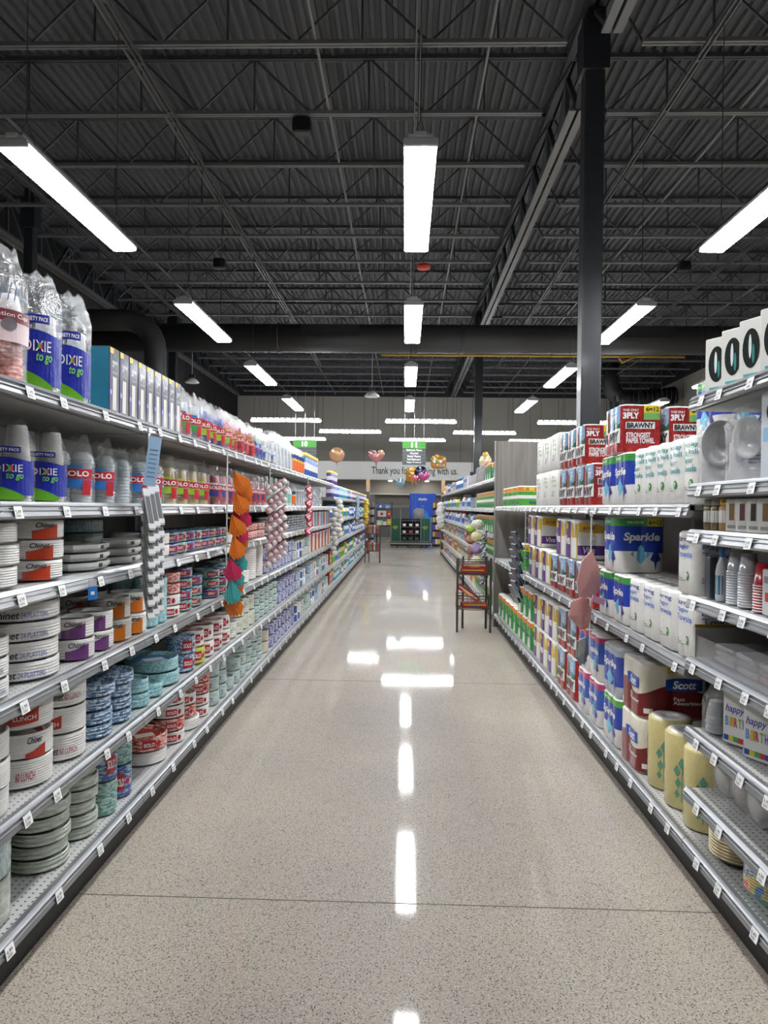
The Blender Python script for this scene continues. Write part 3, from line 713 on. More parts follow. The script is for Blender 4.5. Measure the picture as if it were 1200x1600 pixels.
def a_brawny(tagt='6=12', tc='#e0cf2d'):
    def fn(L, T, o, W, D, H, sd):
        rd = wrapm('#b5231f'); dr = wrapm('#8a1b1a'); sk = wrapm('#8fb6d8'); gr = wrapm('#35644a'); br = wrapm('#6e3a2e')
        wrapstrip(L, o, H*.02, H*.97, rd)
        # plaid
        for k in range(int(o.L/.05)): strip(L, o.S, .05*k, .05*k+.022, H*.02, H*.97, dr, .002)
        for k in range(5): wrapstrip(L, o, H*(.1+.19*k), H*(.17+.19*k), mat('#9c1f1d', .38, 0, .45, .22, 34), .0025)
        for c, w_, fr in ((0, W, 1), (sd, D, 0), (-sd, D, 0)):
            if fr:
                strip(L, o.S, c-w_*.46, c+w_*.44, H*.42, H*.97, sk, .003); strip(L, o.S, c+w_*.12, c+w_*.44, lambda u: H*.42, lambda u: H*(.62+.05*math.sin(u*260)), gr, .0036)
                strip(L, o.S, c-w_*.4, c-w_*.06, H*.05, lambda u: H*(.93-.9*abs(u-(c-w_*.23))/w_), br, .0042)
                poly(L, o.S, [(c-w_*.4, H*.02), (c+w_*.44, H*.02), (c+w_*.1, H*.42), (c-w_*.34, H*.48)], wrapm('#c62a26'), .0048)
                strip(L, o.S, c-w_*.47, c+w_*.45, lambda u: H*(.20+.03*(u-c)/w_), lambda u: H*(.49+.05*(u-c)/w_), WHT, .006); put_text(T, o.S, 'BRAWNY', c-w_*.44, H*.235, w_*.86, H*.22, INK, off=.0075, bold=.045)
                put_text(T, o.S, '3PLY', c-w_*.02, H*.66, w_*.4, H*.14, WHT, off=.006, bold=.05); put_text(T, o.S, 'THE ONLY', c-w_*.02, H*.83, w_*.4, H*.05, WHT, off=.006, bold=.03)
            else:
                put_text(T, o.S, '3PLY', c-w_*.4, H*.70, w_*.36, H*.13, WHT, off=.005, bold=.05); put_text(T, o.S, 'THE ONLY', c-w_*.4, H*.85, w_*.36, H*.05, WHT, off=.005, bold=.02)
                strip(L, o.S, c-w_*.34, c+w_*.33, H*.495, H*.635, WHT, .005); put_text(T, o.S, 'BRAWNY', c-w_*.32, H*.51, w_*.63, H*.11, INK, off=.0065, bold=.045)
                put_text(T, o.S, 'STRONGEST\nPAPER TOWEL', c-w_*.33, H*.2, w_*.66, H*.22, WHT, off=.005, bold=.03)
                strip(L, o.S, c+w_*.08, c+w_*.47, H*.82, H*.97, wrapm(tc), .004); put_text(T, o.S, tagt, c+w_*.12, H*.85, w_*.3, H*.09, INK, off=.006, bold=.03)
                strip(L, o.S, c+w_*.08, c+w_*.47, H*.68, H*.82, wrapm('#6fae62'), .004)
    return fn
def a_viva(L, T, o, W, D, H, sd):
    pu = wrapm('#5b2a86'); ye = wrapm('#e0b52e'); pale = wrapm('#d9cfe2')
    strip(L, o.S, -W*.5, W*.02, H*.03, H*.95, pu, .002); strip(L, o.S, W*.02, W*.42, lambda u: H*(.5-.46*math.sin(min(1, max(0, (u/W-.02)/.4))*PI)**.5), lambda u: H*(.5+.44*math.sin(min(1, max(0, (u/W-.02)/.4))*PI)**.6), ye, .003)
    strip(L, o.S, W*.16, W*.46, lambda u: H*.05, lambda u: H*(.55+.0*u), W0, .0036)
    disc(L, o.S, -W*.25, H*.83, W*.13, H*.09, ye, .004)
    put_text(T, o.S, 'Viva', -W*.46, H*.36, W*.44, H*.24, WHT, off=.004, bold=.03, shear=.1)
    for c in (sd, -sd):
        strip(L, o.S, c-D*.42, c+D*.44, H*.12, H*.36, pu, .002); put_text(T, o.S, 'Viva', c-D*.3, H*.16, D*.3, H*.17, WHT, off=.004, bold=.02, shear=.15)
        strip(L, o.S, c-D*.4, c+D*.25, lambda u: H*(.66+.10*abs((u-c)/D)), lambda u: H*(.92-.25*max(0, (u-c)/D+.1)), ye, .002); put_text(T, o.S, '6=14', c-D*.3, H*.74, D*.26, H*.1, pu, off=.004, bold=.02)
        strip(L, o.S, c-D*.5, c-D*.42, H*.05, H*.9, wrapm('#d8c04a'), .002)
def txt_art(lines, col, col2=None, logo=True, wide=.8):
    def fn(L, T, o, W, D, H, sd):
        gr = mat('#3f8f3a', .4)
        for c, w_ in ((0, W), (sd, D), (-sd, D)):
            n = len(lines)
            for i, s in enumerate(lines):
                put_text(T, o.S, s, c-w_*.38, H*(.82-.115*i), min(w_, .2)*wide*min(1, .14*len(s)+.1), H*.095, mat(col2 if (col2 and i == 0) else col, .5), off=.003, bold=.01)
            if logo: disc(L, o.S, c+w_*.18, H*.30, .017, .02, gr, .003); put_text(T, o.S, 'P', c+w_*.18-.006, H*.30-.011, .013, .022, WHT, off=.0045, bold=.03)
            for k in range(3): strip(L, o.S, c-w_*.38, c-w_*.38+w_*.14*(k+1), H*(.28-.035*k), H*(.29-.035*k), mat('#5d5d60', .5), .0025)
    return fn
def a_ultra(L, T, o, W, D, H, sd):
    for c, w_ in ((0, W), (sd, D), (-sd, D)):
        for i, (s, q) in enumerate((('Ultra', .40), ('Paper', .42), ('Towels', .50))): put_text(T, o.S, s, c-w_*.22, H*(.76-.12*i), w_*q*1.15, H*.10, mat(['#5b6b4a', '#7fa23e', '#7fa23e'][i], .5), off=.003)
        put_text(T, o.S, '6=12', c-w_*.22, H*.26, w_*.3, H*.06, INK, off=.003)
        for k in range(3): strip(L, o.S, c-w_*.22, c+w_*.1, H*(.40-.03*k), H*(.41-.03*k), mat('#77787a', .5), .0025)
def a_scott(L, T, o, W, D, H, sd):
    dr = wrapm('#7c1a1c'); bl = wrapm('#1f4fb0')
    wrapstrip(L, o, H*.03, lambda u: H*(.52+.10*math.sin((u-sd)/D*5+1.6)), dr)
    for c, w_ in ((sd, D), (0, W), (-sd, D)):
        strip(L, o.S, c-w_*.14, c+w_*.40, lambda u: H*(.50+.10*abs((u-c)/w_-.13)), lambda u: H*(.75-.10*abs((u-c)/w_-.13)), bl, .003)
        put_text(T, o.S, 'Scott', c-w_*.03, H*.55, w_*.34, H*.15, WHT, off=.0045, bold=.035, shear=.2)
        put_text(T, o.S, 'Fast\nAbsorbing', c-w_*.02, H*.24, w_*.42, H*.16, WHT, off=.0035, bold=.02)
        strip(L, o.S, c-w_*.45, c-w_*.32, H*.1, H*.19, WHT, .003)
    strip(L, o.S, sd-D*.12, sd+D*.1, H*.84, H*.94, wrapm('#d8b62c'), .003); put_text(T, o.S, '12', sd+D*.1, H*.84, D*.13, H*.10, mat('#1e2d66', .4), off=.004, bold=.04)
def a_leaf(L, T, o, W, D, H, sd):
    tl = wrapm('#5d9a86')
    for c in (0, sd, -sd):
        for (x, y, r_) in ((0, .62, .028), (-.022, .52, .026), (.022, .5, .026), (-.016, .36, .024), (.02, .32, .02), (-.02, .22, .02), (.018, .18, .018)):
            poly(L, o.S, [(c+x-r_*.6, H*y), (c+x, H*y-r_), (c+x+r_*.6, H*y), (c+x, H*y+r_)], tl, .003)
        strip(L, o.S, c-.002, c+.002, H*.12, H*.6, tl, .0028)
def a_green(L, T, o, W, D, H, sd):
    g = wrapm('#2f8f3c'); og = wrapm('#dd7a2b'); ye = wrapm('#e6cf3a')
    wrapstrip(L, o, H*.03, H*.80, g); wrapstrip(L, o, H*.80, H*.965, og, .002)
    for c, w_ in ((0, W), (sd, D), (-sd, D)):
        strip(L, o.S, c-w_*.12, c+w_*.34, lambda u: H*.05, lambda u: H*(.12+.58*math.sin(min(1, max(0, (u-c+w_*.12)/(w_*.46)))*PI)**.7), W0, .003)
        strip(L, o.S, c-w_*.45, c-w_*.22, H*.72, H*.94, ye, .003); put_text(T, o.S, '12', c-w_*.42, H*.78, w_*.16, H*.1, INK, off=.0045, bold=.03)
        put_text(T, o.S, 'Bounty', c-w_*.4, H*.4, w_*.7, H*.16, mat('#1c2f6e', .4), off=.0045, bold=.04, shear=.2)
def a_greenwhite(L, T, o, W, D, H, sd):
    g = wrapm('#4a9a35'); og = wrapm('#e08a2a')
    wrapstrip(L, o, H*.05, H*.38, g); wrapstrip(L, o, H*.55, H*.72, g); wrapstrip(L, o, H*.74, H*.95, og, .002)
    for c, w_ in ((0, W), (sd, D), (-sd, D)):
        strip(L, o.S, c-w_*.3, c+w_*.1, H*.78, H*.93, wrapm('#e8cf3c'), .003); put_text(T, o.S, '22', c-w_*.25, H*.8, w_*.14, H*.1, INK, off=.0045, bold=.03); put_text(T, o.S, 'Bounty', c-w_*.1, H*.1, w_*.5, H*.16, mat('#1c2f6e', .4), off=.0045, bold=.04, shear=.2)
# ---- boxes, bottles
def carton(dx, wy, h, m, art=None, name='boxed_goods', bev=.003):
    b = MB(); b.box((0, 0, h/2), (dx, wy, h), m, bev=bev); r = b.obj(name)
    if art:
        L = MB(); T = MB()
        SF = S_plane((dx/2, 0, 0), (0, 1, 0), (0, 0, 1), (1, 0, 0)); SP = S_plane((0, wy/2, 0), (-1, 0, 0), (0, 0, 1), (0, 1, 0)); SN = S_plane((0, -wy/2, 0), (1, 0, 0), (0, 0, 1), (0, -1, 0))
        art(L, T, SF, SN, SP, dx, wy, h)
        if L.v: L.obj('printed_face', r)
        if T.v: T.obj('lettering', r)
    return r
def canister(r, h, body, cap, band=None, name='wipes_canister', s=None):
    b = MB(); b.lathe([(r*.97, 0), (r, .006), (r, h*.82), (r*.93, h*.84)], body, 20); o = b.obj(name)
    b = MB(); b.lathe([(r*1.0, h*.835), (r*1.04, h*.85), (r*1.04, h*.97), (r*.9, h)], cap, 20); b.obj('cap', o)
    if band: L = MB(); strip(L, S_cyl(r), -r*3, r*3, h*.3, h*.6, band, .001); L.obj('label', o)
    return o
def bottle(r, h, body, cap, band=None, name=None, spray=False):
    name = name or ('spray_bottle' if spray else 'cleaner_bottle')
    b = MB(); b.lathe([(r*.9, 0), (r, .01), (r, h*.55), (r*.8, h*.68), (r*.38, h*.78), (r*.34, h*.84)], body, 18); o = b.obj(name)
    b = MB()
    if spray: b.lathe([(r*.45, h*.83), (r*.4, h*.9), (r*.3, h*.92)], cap, 12); b.box((r*.35, 0, h*.95), (r*1.5, r*.5, h*.08), cap, bev=.004); b.bar((r*.8, 0, h*.92), (r*.55, 0, h*.8), .008, .01, cap); b.obj('trigger', o)
    else: b.lathe([(r*.42, h*.835), (r*.42, h*.97), (r*.36, h)], cap, 14); b.obj('cap', o)
    if band: L = MB(); strip(L, S_cyl(r), -r*1.4, r*1.4, h*.12, h*.48, band, .001); L.obj('label', o)
    return o

# ================================================================== LEFT SIDE, close shelves
FL = -1.205                                    # front edge of the goods on the left
SHL = {0: (.18, 'left bottom shelf'), 1: (.534, 'left second shelf'), 2: (.895, 'left third shelf'), 3: (1.23, 'left fourth shelf'), 4: (1.50, 'left fifth shelf'), 5: (1.873, 'left top shelf')}
def LP(proto, lv, d, R, desc, cat, n=1, h=0, back=0, rot=-50, jit=.006, gap=.002, turn=14, inset=.012):
    z0, ph = SHL[lv]
    for q in range(back+1):
        for k in range(n if q == 0 else max(1, n-(q > 1))):
            place(proto, FL - inset - R - q*2.2*R + rnd.uniform(-jit, jit)*(k > 0), d + rnd.uniform(-jit, jit)*.5, z0 + .003 + k*(h+gap), math.radians(rot + rnd.uniform(-turn, turn)), desc, ph, cat)
def pp(*a, **k): return plates(*a, **k)
# top shelf: bags, boxed candles, bags of cups
z5, p5 = SHL[5]
coral = cup_bag(.20, .17, .46, patt('coral_confetti_cup', '#c43a28', '#dd8a78', 70), art_coral, 2, seed=1, cf=.8, cm2=mat('#d8d8da', .4))
place(coral, -1.34, 2.26, z5, math.radians(-35), 'clear bag of coral red confetti cups', p5, 'cups')
dixie = cup_bag(.19, .17, .44, mat('#d9d9d6', .45), art_blue_green, 2, seed=2, filmm=FILMB)
for y in (2.50, 2.74): place(dixie, -1.34, y, z5, math.radians(-60), 'tall bag of white paper cups, blue and green label', p5, 'cups')
def a_candle(L, T, SF, SN, SP, dx, wy, h):
    strip(L, SF, -wy*.42, -wy*.30, .01, h-.01, mat('#4d3f8c', .4), .0006, nu=2); strip(L, SF, -wy*.46, -wy*.1, h*.90, h*.985, mat('#e2c22a', .4), .001, nu=2)
    strip(L, SF, -wy*.18, wy*.2, h*.06, h*.56, mat('#cfcbc2', .35), .0008, nu=3); disc(L, SF, -wy*.36, h*.32, .010, .012, mat('#8f8fe0', .4), .0014)
    put_text(T, SF, 'P', -wy*.06, h*.84, .01, h*.06, mat('#5bb4e0', .4), off=.001, bold=.03, split=0); put_text(T, SF, 'POWER\nUP', -wy*.22, h*.70, wy*.5, h*.10, WHT, off=.001, bold=.02, split=0); put_text(T, SF, 'multi pack', -wy*.22, h*.61, wy*.5, h*.03, WHT, off=.001, split=0)
    for S in (SN, SP): strip(L, S, -dx*.49, dx*.49, .004, h-.004, mat('#1b7fa0', .4), .0008, nu=2)
candle = carton(.09, .100, .275, mat('#2c2b33', .4, 0, .2), a_candle, 'candle_box')
for i in range(9): place(candle, -1.262, 2.925 + i*.1035, z5, 0, 'dark boxed item with yellow corner tag', p5, 'box')
CUPC = {'clear': mat('#b9c4c9', .15, 0, .4), 'blue': mat('#2a3fa8', .3, 0, .4), 'red': mat('#b81f35', .3, 0, .4), 'pink': mat('#c9476a', .3, 0, .4), 'green': mat('#7fb99a', .3, 0, .4), 'white': mat('#bfc1c4', .4, 0, .3), 'yellow': mat('#d3bd76', .3, 0, .4)}
solo = {}
def solobag(c, s, w_=.17, h=.28, **k): return cup_bag(w_, .14, h, CUPC[c], art_solo(**s), 2, seed=len(TX)+len(ITEMS), cf=.5, cup_h=.74)
seq = [('clear', 3, dict(under='#3f9a50')), ('blue', 3, dict(under='#9cbf2e', over='#c0392b')), ('pink', 2, dict(under='#8fbf3a', over='#d8c23a')), ('red', 3, dict(under='#8a2531', over='#cfc23a')), ('green', 2, dict(band='#2f55b0', under='#b83240', over='#2f55b0')), ('white', 3, dict(band='#c8ccd2', under='#3a5fb0', over='#e8e8ea'))]
y = 3.90
for c, n, s in seq:
    p = solobag(c, s, .17, .30)
    for i in range(n): place(p, -1.325 - .01*(i % 2), y, z5, math.radians(-40 + rnd.uniform(-8, 8)), '%s plastic cups in a clear bag' % c, p5, 'cups'); y += .19
wb = cup_bag(.20, .16, .36, CUPC['white'], art_none, 2, seed=31, filmm=FILMB)
for i in range(5): place(wb, -1.335, y, z5, math.radians(-40), 'white foam cups in a cloudy bag', p5, 'cups'); y += .21
ob = cup_bag(.20, .16, .32, CUPC['white'], art_orange, 2, seed=33)
for i in range(4): place(ob, -1.335, y, z5, math.radians(-40), 'white cups with an orange and blue label', p5, 'cups'); y += .22
bw = canister(.075, .30, mat('#2d5fb5', .35, 0, .4), mat('#e7cf5a', .4), mat('#e6e6ea', .4))
for i in range(14):
    place(bw, -1.31 - .16*(i % 2), y + .09*i, z5, -.6, 'blue canister with a yellow lid', p5, 'canister')
# fifth shelf
z4, p4 = SHL[4]
dx2 = cup_bag(.19, .17, .285, mat('#c9cac8', .45), art_blue_green, 2, seed=5, cup_h=.9)
for y in (2.10, 2.33, 2.56): place(dx2, -1.345, y, z4, math.radians(-60), 'bag of paper cups, large blue and green label', p4, 'cups')
clr = cup_bag(.18, .14, .27, CUPC['clear'], art_solo(over='#2f86c9', under='#2f72b8'), 2, seed=6, cf=.9, cup_h=.75)
for y in (2.78, 3.0, 3.40, 3.6): place(clr, -1.33, y, z4, math.radians(-45), 'clear cups in a bag, red and blue label', p4, 'cups')
clr2 = cup_bag(.16, .13, .25, CUPC['clear'], art_none, 2, seed=8, cf=.9, cup_h=.8)
for y in (3.2,): place(clr2, -1.33, y, z4, -.7, 'plain clear cups in a bag', p4, 'cups')
yel = solobag('yellow', dict(under='#8fb52e', over='#d8cf3a'), .18, .27)
for y in (3.83, 4.04, 4.25, 4.46): place(yel, -1.33, y, z4, math.radians(-42), 'yellow toned cups in a bag, red label', p4, 'cups')
pk = solobag('pink', dict(band='#c43a4a', under='#2f5fb0', over='#cfd8e0'), .17, .27); rd = solobag('red', dict(band='#b52034', under='#333a8c', over='#d0d0d8'), .17, .27)
y = 4.75
for i in range(9): place(pk if i % 2 else rd, -1.32, y, z4, math.radians(-40), ('pink' if i % 2 else 'red') + ' plastic cups in a small bag', p4, 'cups'); y += .19
wbt = bottle(.05, .27, mat('#dcdedd', .4), mat('#e8e8e8', .4), mat('#7db8a4', .4), 'white_bottle'); ocb = cup_bag(.15, .13, .25, CUPC['white'], art_orange, 1, seed=12)
for i in range(12): place(wbt, -1.28 - .1*(i % 2), y, z4, -.6, 'white bottle with a green label', p4, 'bottle'); y += .12
place(ocb, -1.30, y+.02, z4, -.6, 'small white cup pack with an orange label', p4, 'cups'); y += .2
wb2 = cup_bag(.18, .15, .27, CUPC['white'], art_none, 2, seed=14, filmm=FILMB)
for i in range(14): place(wb2, -1.34, y, z4, -.6, 'white cups in a hazy bag', p4, 'cups'); y += .20

# fourth shelf
lun = pp(.112, .067, PW, 7, lab_text('LUNCH', '#b03a55', w=.075)); LP(lun, 3, 2.17, .112, 'white plate pack lettered in red', 'plates', 3, .067, 0, -52)
br = pp(.105, .068, PW, 7, lab_curve('#c8401f', 'Chinet')); LP(br, 3, 2.47, .105, 'white plate pack, orange red label', 'plates', 3, .068, 0, -48)
def octa(R, h, m, name):
    b = MB(); V = []; n = 8
    for z, r_ in ((0, R*.86), (h*.5, R), (h, R), (h, R*.93), (h*.7, R*.86)):
        V += [(r_*math.cos(2*PI*(i+.5)/n)*.75, r_*math.sin(2*PI*(i+.5)/n)*1.25, z) for i in range(n)]
    F = [[k*n+i, k*n+(i+1) % n, (k+1)*n+(i+1) % n, (k+1)*n+i] for k in range(4) for i in range(n)] + [list(range(7, -1, -1)), list(range(32, 40))]
    b.add(V, F, m); r = b.obj(name); b = MB(); b.box((R*.70, -.02, h*.55), (.002, .03, h*.5), INK); b.obj('label', r); return r
oc = octa(.15, .030, mat('#cdcecb', .4, 0, .3), 'octagonal_tray_pack')
for k in range(3): place(oc, -1.335, 2.86, 1.235 + .036*k, .05*k, 'flat white octagonal tray pack', SHL[3][1], 'trays')
for k in range(3): place(oc, -1.335, 3.21, 1.235 + .036*k, -.04*k, 'flat white octagonal tray pack', SHL[3][1], 'trays')
pb = pp(.135, .062, MINT, 4); 
for k in range(3): place(pb, -1.592, 3.36, 1.233+.064*k, 0, 'pale blue tweed plate pack', SHL[3][1], 'plates')
for k in range(3): place(pb, -1.59, 2.5, 1.233+.064*k, 0, 'pale blue tweed plate pack', SHL[3][1], 'plates')
bw1 = pp(.07, .058, GRN, 6, lab_solo(.7), name='paper_bowl_pack'); bw2 = pp(.07, .058, PURP, 6, lab_solo(.7), name='paper_bowl_pack'); bw3 = pp(.072, .06, PW, 6, name='paper_bowl_pack')
for i, y in enumerate([3.62 + .152*k for k in range(9)]):
    LP([bw3, bw1, bw2][0 if i < 1 else 1 + i % 2], 3, y, .07, ['white', 'green marbled', 'purple marbled'][0 if i < 1 else 1 + i % 2] + ' wrapped bowl pack', 'bowls', 2, .058, 1)
for i, y in enumerate([5.02 + .152*k for k in range(3)]): LP(bw3, 3, y, .07, 'white wrapped bowl pack', 'bowls', 1, .06)
rw = pp(.07, .06, REDP, 6, name='paper_bowl_pack'); ft = pp(.10, .026, FOIL, 2, name='foil_tray_pack', lipd=.008)
for i, y in enumerate([5.5 + .152*k for k in range(5)]): LP(rw, 3, y, .07, 'red marbled bowl pack', 'bowls', 2, .06)
for i, y in enumerate([6.38 + .215*k for k in range(12)]): LP(ft, 3, y, .10, 'shiny foil tray pack', 'trays', 6, .026)
gb = [carton(.12, .13, .195, mat(c, .4, 0, .3), None, 'boxed_goods') for c in ('#8da4b5', '#3d6f58', '#b8403a', '#c9ccd0', '#5c3f8a')]
for i, y in enumerate([9.05 + .14*k for k in range(18)]): place(gb[i % 5], -1.28, y, SHL[3][0]+.002, 0, ['grey blue', 'green', 'red', 'pale', 'purple'][i % 5] + ' boxed goods', SHL[3][1], 'box')

# third shelf
p24 = pp(.10, .062, PW, 6, lab_text('Chinet', '#2a2c36', '24 PLATTERS', '#7d82b8', .13, .32, .3)); LP(p24, 2, 2.13, .10, 'short white platter pack lettered in blue', 'plates', 3, .062, 0, -46)
p24b = pp(.145, .065, PW, 5, lab_text('Chinet', '#20232e', '24 PLATTERS', '#6f78b8', .17, .22, .38), mat('#3b6fb8', .4)); LP(p24b, 2, 2.44, .145, 'wide white platter pack', 'plates', 4, .065, 0, -56, turn=9)
cp = pp(.088, .078, PW, 6, lab_curve('#6d3a78'), mat('#4a4550', .4)); 
for y in (2.745, 2.93): LP(cp, 2, y, .088, 'white plate pack with purple label', 'plates', 2, .078, 1, -50, turn=6)
co = pp(.085, .095, PW, 8, lab_curve('#d9781d'), None, taper=.72)
for y in (3.12, 3.31): LP(co, 2, y, .085, 'white bowl pack with orange label', 'bowls', 2, .095, 1, -50, turn=6)
tt = pp(.058, .23, TEAL, 26, name='paper_cup_pack')
for y in (3.47, 3.60): LP(tt, 2, y, .058, 'tall teal speckled cup stack', 'cups', 1, .2, 1)
wr = pp(.095, .058, PW, 5, lab_solo(.7)); rr_ = pp(.095, .058, REDP, 5)
LP(wr, 2, 3.80, .095, 'white plate pack with small red label', 'plates', 2, .058); 
for k in range(2): place(rr_, -1.31, 3.80, .898+.06*(2+k), .3, 'red marbled plate pack', SHL[2][1], 'plates')
g2 = pp(.085, .060, GRN, 5, lab_solo(.8)); u2 = pp(.085, .06, PURP, 5, lab_solo(.8))
for k, p in enumerate((g2, u2, g2, u2)): place(p, -1.30, 4.02, .898+.062*k, -.9, ('green' if p is g2 else 'purple') + ' marbled plate pack', SHL[2][1], 'plates')
for k, p in enumerate((g2, g2, u2)): place(p, -1.30, 4.22, .898+.062*k, -.9, ('green' if p is g2 else 'purple') + ' marbled plate pack', SHL[2][1], 'plates')
for k, p in enumerate((u2, g2, g2)): place(p, -1.30, 4.62, .898+.062*k, -.9, ('green' if p is g2 else 'purple') + ' marbled plate pack', SHL[2][1], 'plates')
for k, p in enumerate((g2, u2, u2)): place(p, -1.30, 4.83, .898+.062*k, -.9, ('green' if p is g2 else 'purple') + ' marbled plate pack', SHL[2][1], 'plates')
mb_ = pp(.10, .20, AQUA, 8, name='paper_plate_pack')
for y in (5.05, 5.28): LP(mb_, 2, y, .10, 'tall pale aqua plate pack', 'plates', 1, .2)
wt = pp(.10, .10, W0, 8, name='paper_bowl_pack')
for y in (5.52,): LP(wt, 2, y, .10, 'plain white bowl stack', 'bowls', 1, .1, 1)
wt2 = pp(.115, .27, W0, 14, taper=.9)
for y in (5.78, 6.05): LP(wt2, 2, y, .115, 'tall plain white plate stack', 'plates', 1, .27)
lv = pp(.095, .112, LAV, 8, name='paper_bowl_pack')
for y in [6.32 + .205*k for k in range(8)]: LP(lv, 2, y, .095, 'lavender patterned bowl pack', 'bowls', 2, .112, 0)
gl_ = [(pp(.10, .10, GREYP, 6), 'grey patterned plate pack'), (pp(.10, .10, PW, 6, lab_curve('#3a5fae')), 'white plate pack with blue label'), (pp(.10, .10, AQUA, 6), 'pale aqua plate pack'), (pp(.10, .10, BLUEP, 5), 'blue marbled plate pack'), (pp(.10, .10, PW, 6, lab_curve('#8a4a8a')), 'white plate pack with violet label')]
GLI = [0]
def gl_run(lv_, ys, R=.10):
    for y in ys:
        GLI[0] += 1; k = [0, 1, 0, 2, 1, 3, 0, 4, 2, 1][(GLI[0]//2) % 10]; LP(gl_[k][0], lv_, y, R, gl_[k][1] + ' further along', 'plates', 2 if GLI[0] % 5 else 1, .10)
gl_run(2, [7.98 + .215*k for k in range(6)])
cs = [canister(.045, .24, mat(c, .35, 0, .4), mat(k, .4), None, 'small_canister') for c, k in (('#d8d8da', '#c9c9c9'), ('#b03a8a', '#e5b53a'), ('#c7683a', '#d94a8a'), ('#2a3f9a', '#e0e0e0'))]
for i in range(23): place(cs[i % 4], -1.27-.1*(i % 2), 9.22+.1*i, SHL[2][0]+.002, 0, ['white', 'magenta', 'orange', 'navy blue'][i % 4] + ' small canister', SHL[2][1], 'canister')

# second shelf
rl = pp(.108, .085, PW, 9, lab_curve('#b8301f', 'Chinet', -.02, .05, f=.4), mat('#7d2a26', .4)); LP(rl, 1, 2.13, .108, 'white plate pack with red corner label', 'plates', 3, .085, 0, -52, turn=6)
rl2 = pp(.108, .098, PW, 10, lab_lunch, mat('#b5332a', .4)); rlp = pp(.108, .098, PW, 10, lab_text('60 LUNCH', '#b03a3a', w=.06))
for k, (p, t, a) in enumerate(((rlp, 'plain white plate pack, small red lettering', -50), (rl, 'white plate pack with red corner label, wider stack', -40), (rl2, 'white plate pack with broad red band', -60))): place(p, FL-.125, 2.42, .537+.099*k, math.radians(a), t, 'left second shelf', 'plates')
rl3 = pp(.108, .098, PW, 10, lab_lunch, mat('#3f3f42', .4)); rl4 = pp(.108, .098, PW, 9, lab_text('Chinet', '#3a3a44', '60 LUNCH', '#b04a4a', w=.12))
for k, (p, t, a) in enumerate(((rl4, 'white plate pack with thin two colour lettering', -58), (rl3, 'white lunch plate pack, grey top', -85), (rl4, 'white plate pack with thin two colour lettering', -50))): place(p, FL-.125, 2.68, .537+.1*k, math.radians(a), t, 'left second shelf', 'plates')
bp1 = pp(.095, .054, BLUEP, 3, name='patterned_bowl_pack', taper=.7, lipd=.008)
for y, n in ((2.92, 4), (3.13, 4)): LP(bp1, 1, y, .095, 'blue marbled bowl pack', 'bowls', n, .054, 0, jit=.010)
tb = pp(.14, .070, TEAL, 3, None, mat('#3f7fb5', .4)); ts = pp(.075, .065, TEAL, 3, name='paper_bowl_pack')
for k in range(3): place(tb, -1.59, 2.80, .537+.073*k, 0, 'teal speckled plate pack', SHL[1][1], 'plates')
LP(ts, 1, 3.36, .075, 'small teal speckled bowl pack', 'bowls', 2, .065); LP(ts, 1, 3.55, .075, 'small teal speckled bowl pack', 'bowls', 1, .065)
LP(tb, 1, 3.80, .14, 'wide teal speckled plate pack', 'plates', 2, .070, 0); 
for k in range(4): place(tb, -1.585, 4.02, .537+.073*k, 0, 'teal speckled plate pack', SHL[1][1], 'plates')
sr = pp(.085, .10, BLUEP, 5, lab_solo(.9)); sy = pp(.088, .10, mat('#c9cf5a', .4, 0, .3), 5, lab_solo(1.1)); sw = pp(.088, .10, PW, 5, lab_solo(1.1), mat('#b5192a', .4))
LP(sr, 1, 4.10, .085, 'blue marbled plate stack, red label', 'plates', 2, .10, 0, -50); LP(sy, 1, 4.30, .088, 'lime coloured plate stack, red label', 'plates', 1, .1); place(sw, -1.31, 4.30, .64, -.9, 'white plate stack with red label', SHL[1][1], 'plates')
for y in (4.51, 4.72, 4.93): LP(sw, 1, y, .088, 'white plate stack with red label', 'plates', 2, .10, 0, -50)
ws = pp(.09, .12, patt('white_leaf_plate', '#c5cbb4', '#e3e4df', 25), 6)
for y in [5.14 + .2*k for k in range(4)]: LP(ws, 1, y, .09, 'pale leaf patterned plate stack', 'plates', 2 if y > 5.3 else 1, .12)
aq = pp(.09, .06, AQUA, 3)
for y in [5.95 + .2*k for k in range(5)]: LP(aq, 1, y, .09, 'pale aqua plate pack', 'plates', 4, .06)
for y in [7.0 + .205*k for k in range(6)]: LP(lv, 1, y, .095, 'lavender patterned bowl pack', 'bowls', 2, .112)
gl_run(1, [8.28 + .215*k for k in range(15)])

# bottom shelf
tg = pp(.115, .143, MINT, 3, None, mat('#23262e', .4)); tg2 = pp(.115, .143, SAGE, 3); 
place(tg2, FL-.14, 2.17, .183, 0, 'pale sage plate stack under the mint one', 'left bottom shelf', 'plates'); place(tg, FL-.14, 2.17, .328, .1, 'mint tweed plate stack with black top', 'left bottom shelf', 'plates')
sg = pp(.105, .046, SAGE, 2, name='fluted_plate_pack', lipd=.006); sg2 = pp(.085, .046, SAGE, 2, name='fluted_plate_pack', lipd=.006)
LP(sg, 0, 2.56, .112, 'sage green fluted plate pack', 'plates', 6, .046, 1, jit=.008); LP(sg2, 0, 2.79, .09, 'small sage green fluted plate pack', 'plates', 6, .046, 1, jit=.006)
gt = pp(.07, .142, GRN, 9, name='paper_bowl_pack'); pt = pp(.07, .142, PURP, 9, lab_solo(.6), name='paper_bowl_pack')
place(gt, FL-.085, 2.99, .183, 0, 'green marbled cylinder pack', 'left bottom shelf', 'bowls'); place(pt, FL-.085, 2.99, .328, -.5, 'purple marbled cylinder pack', 'left bottom shelf', 'bowls')
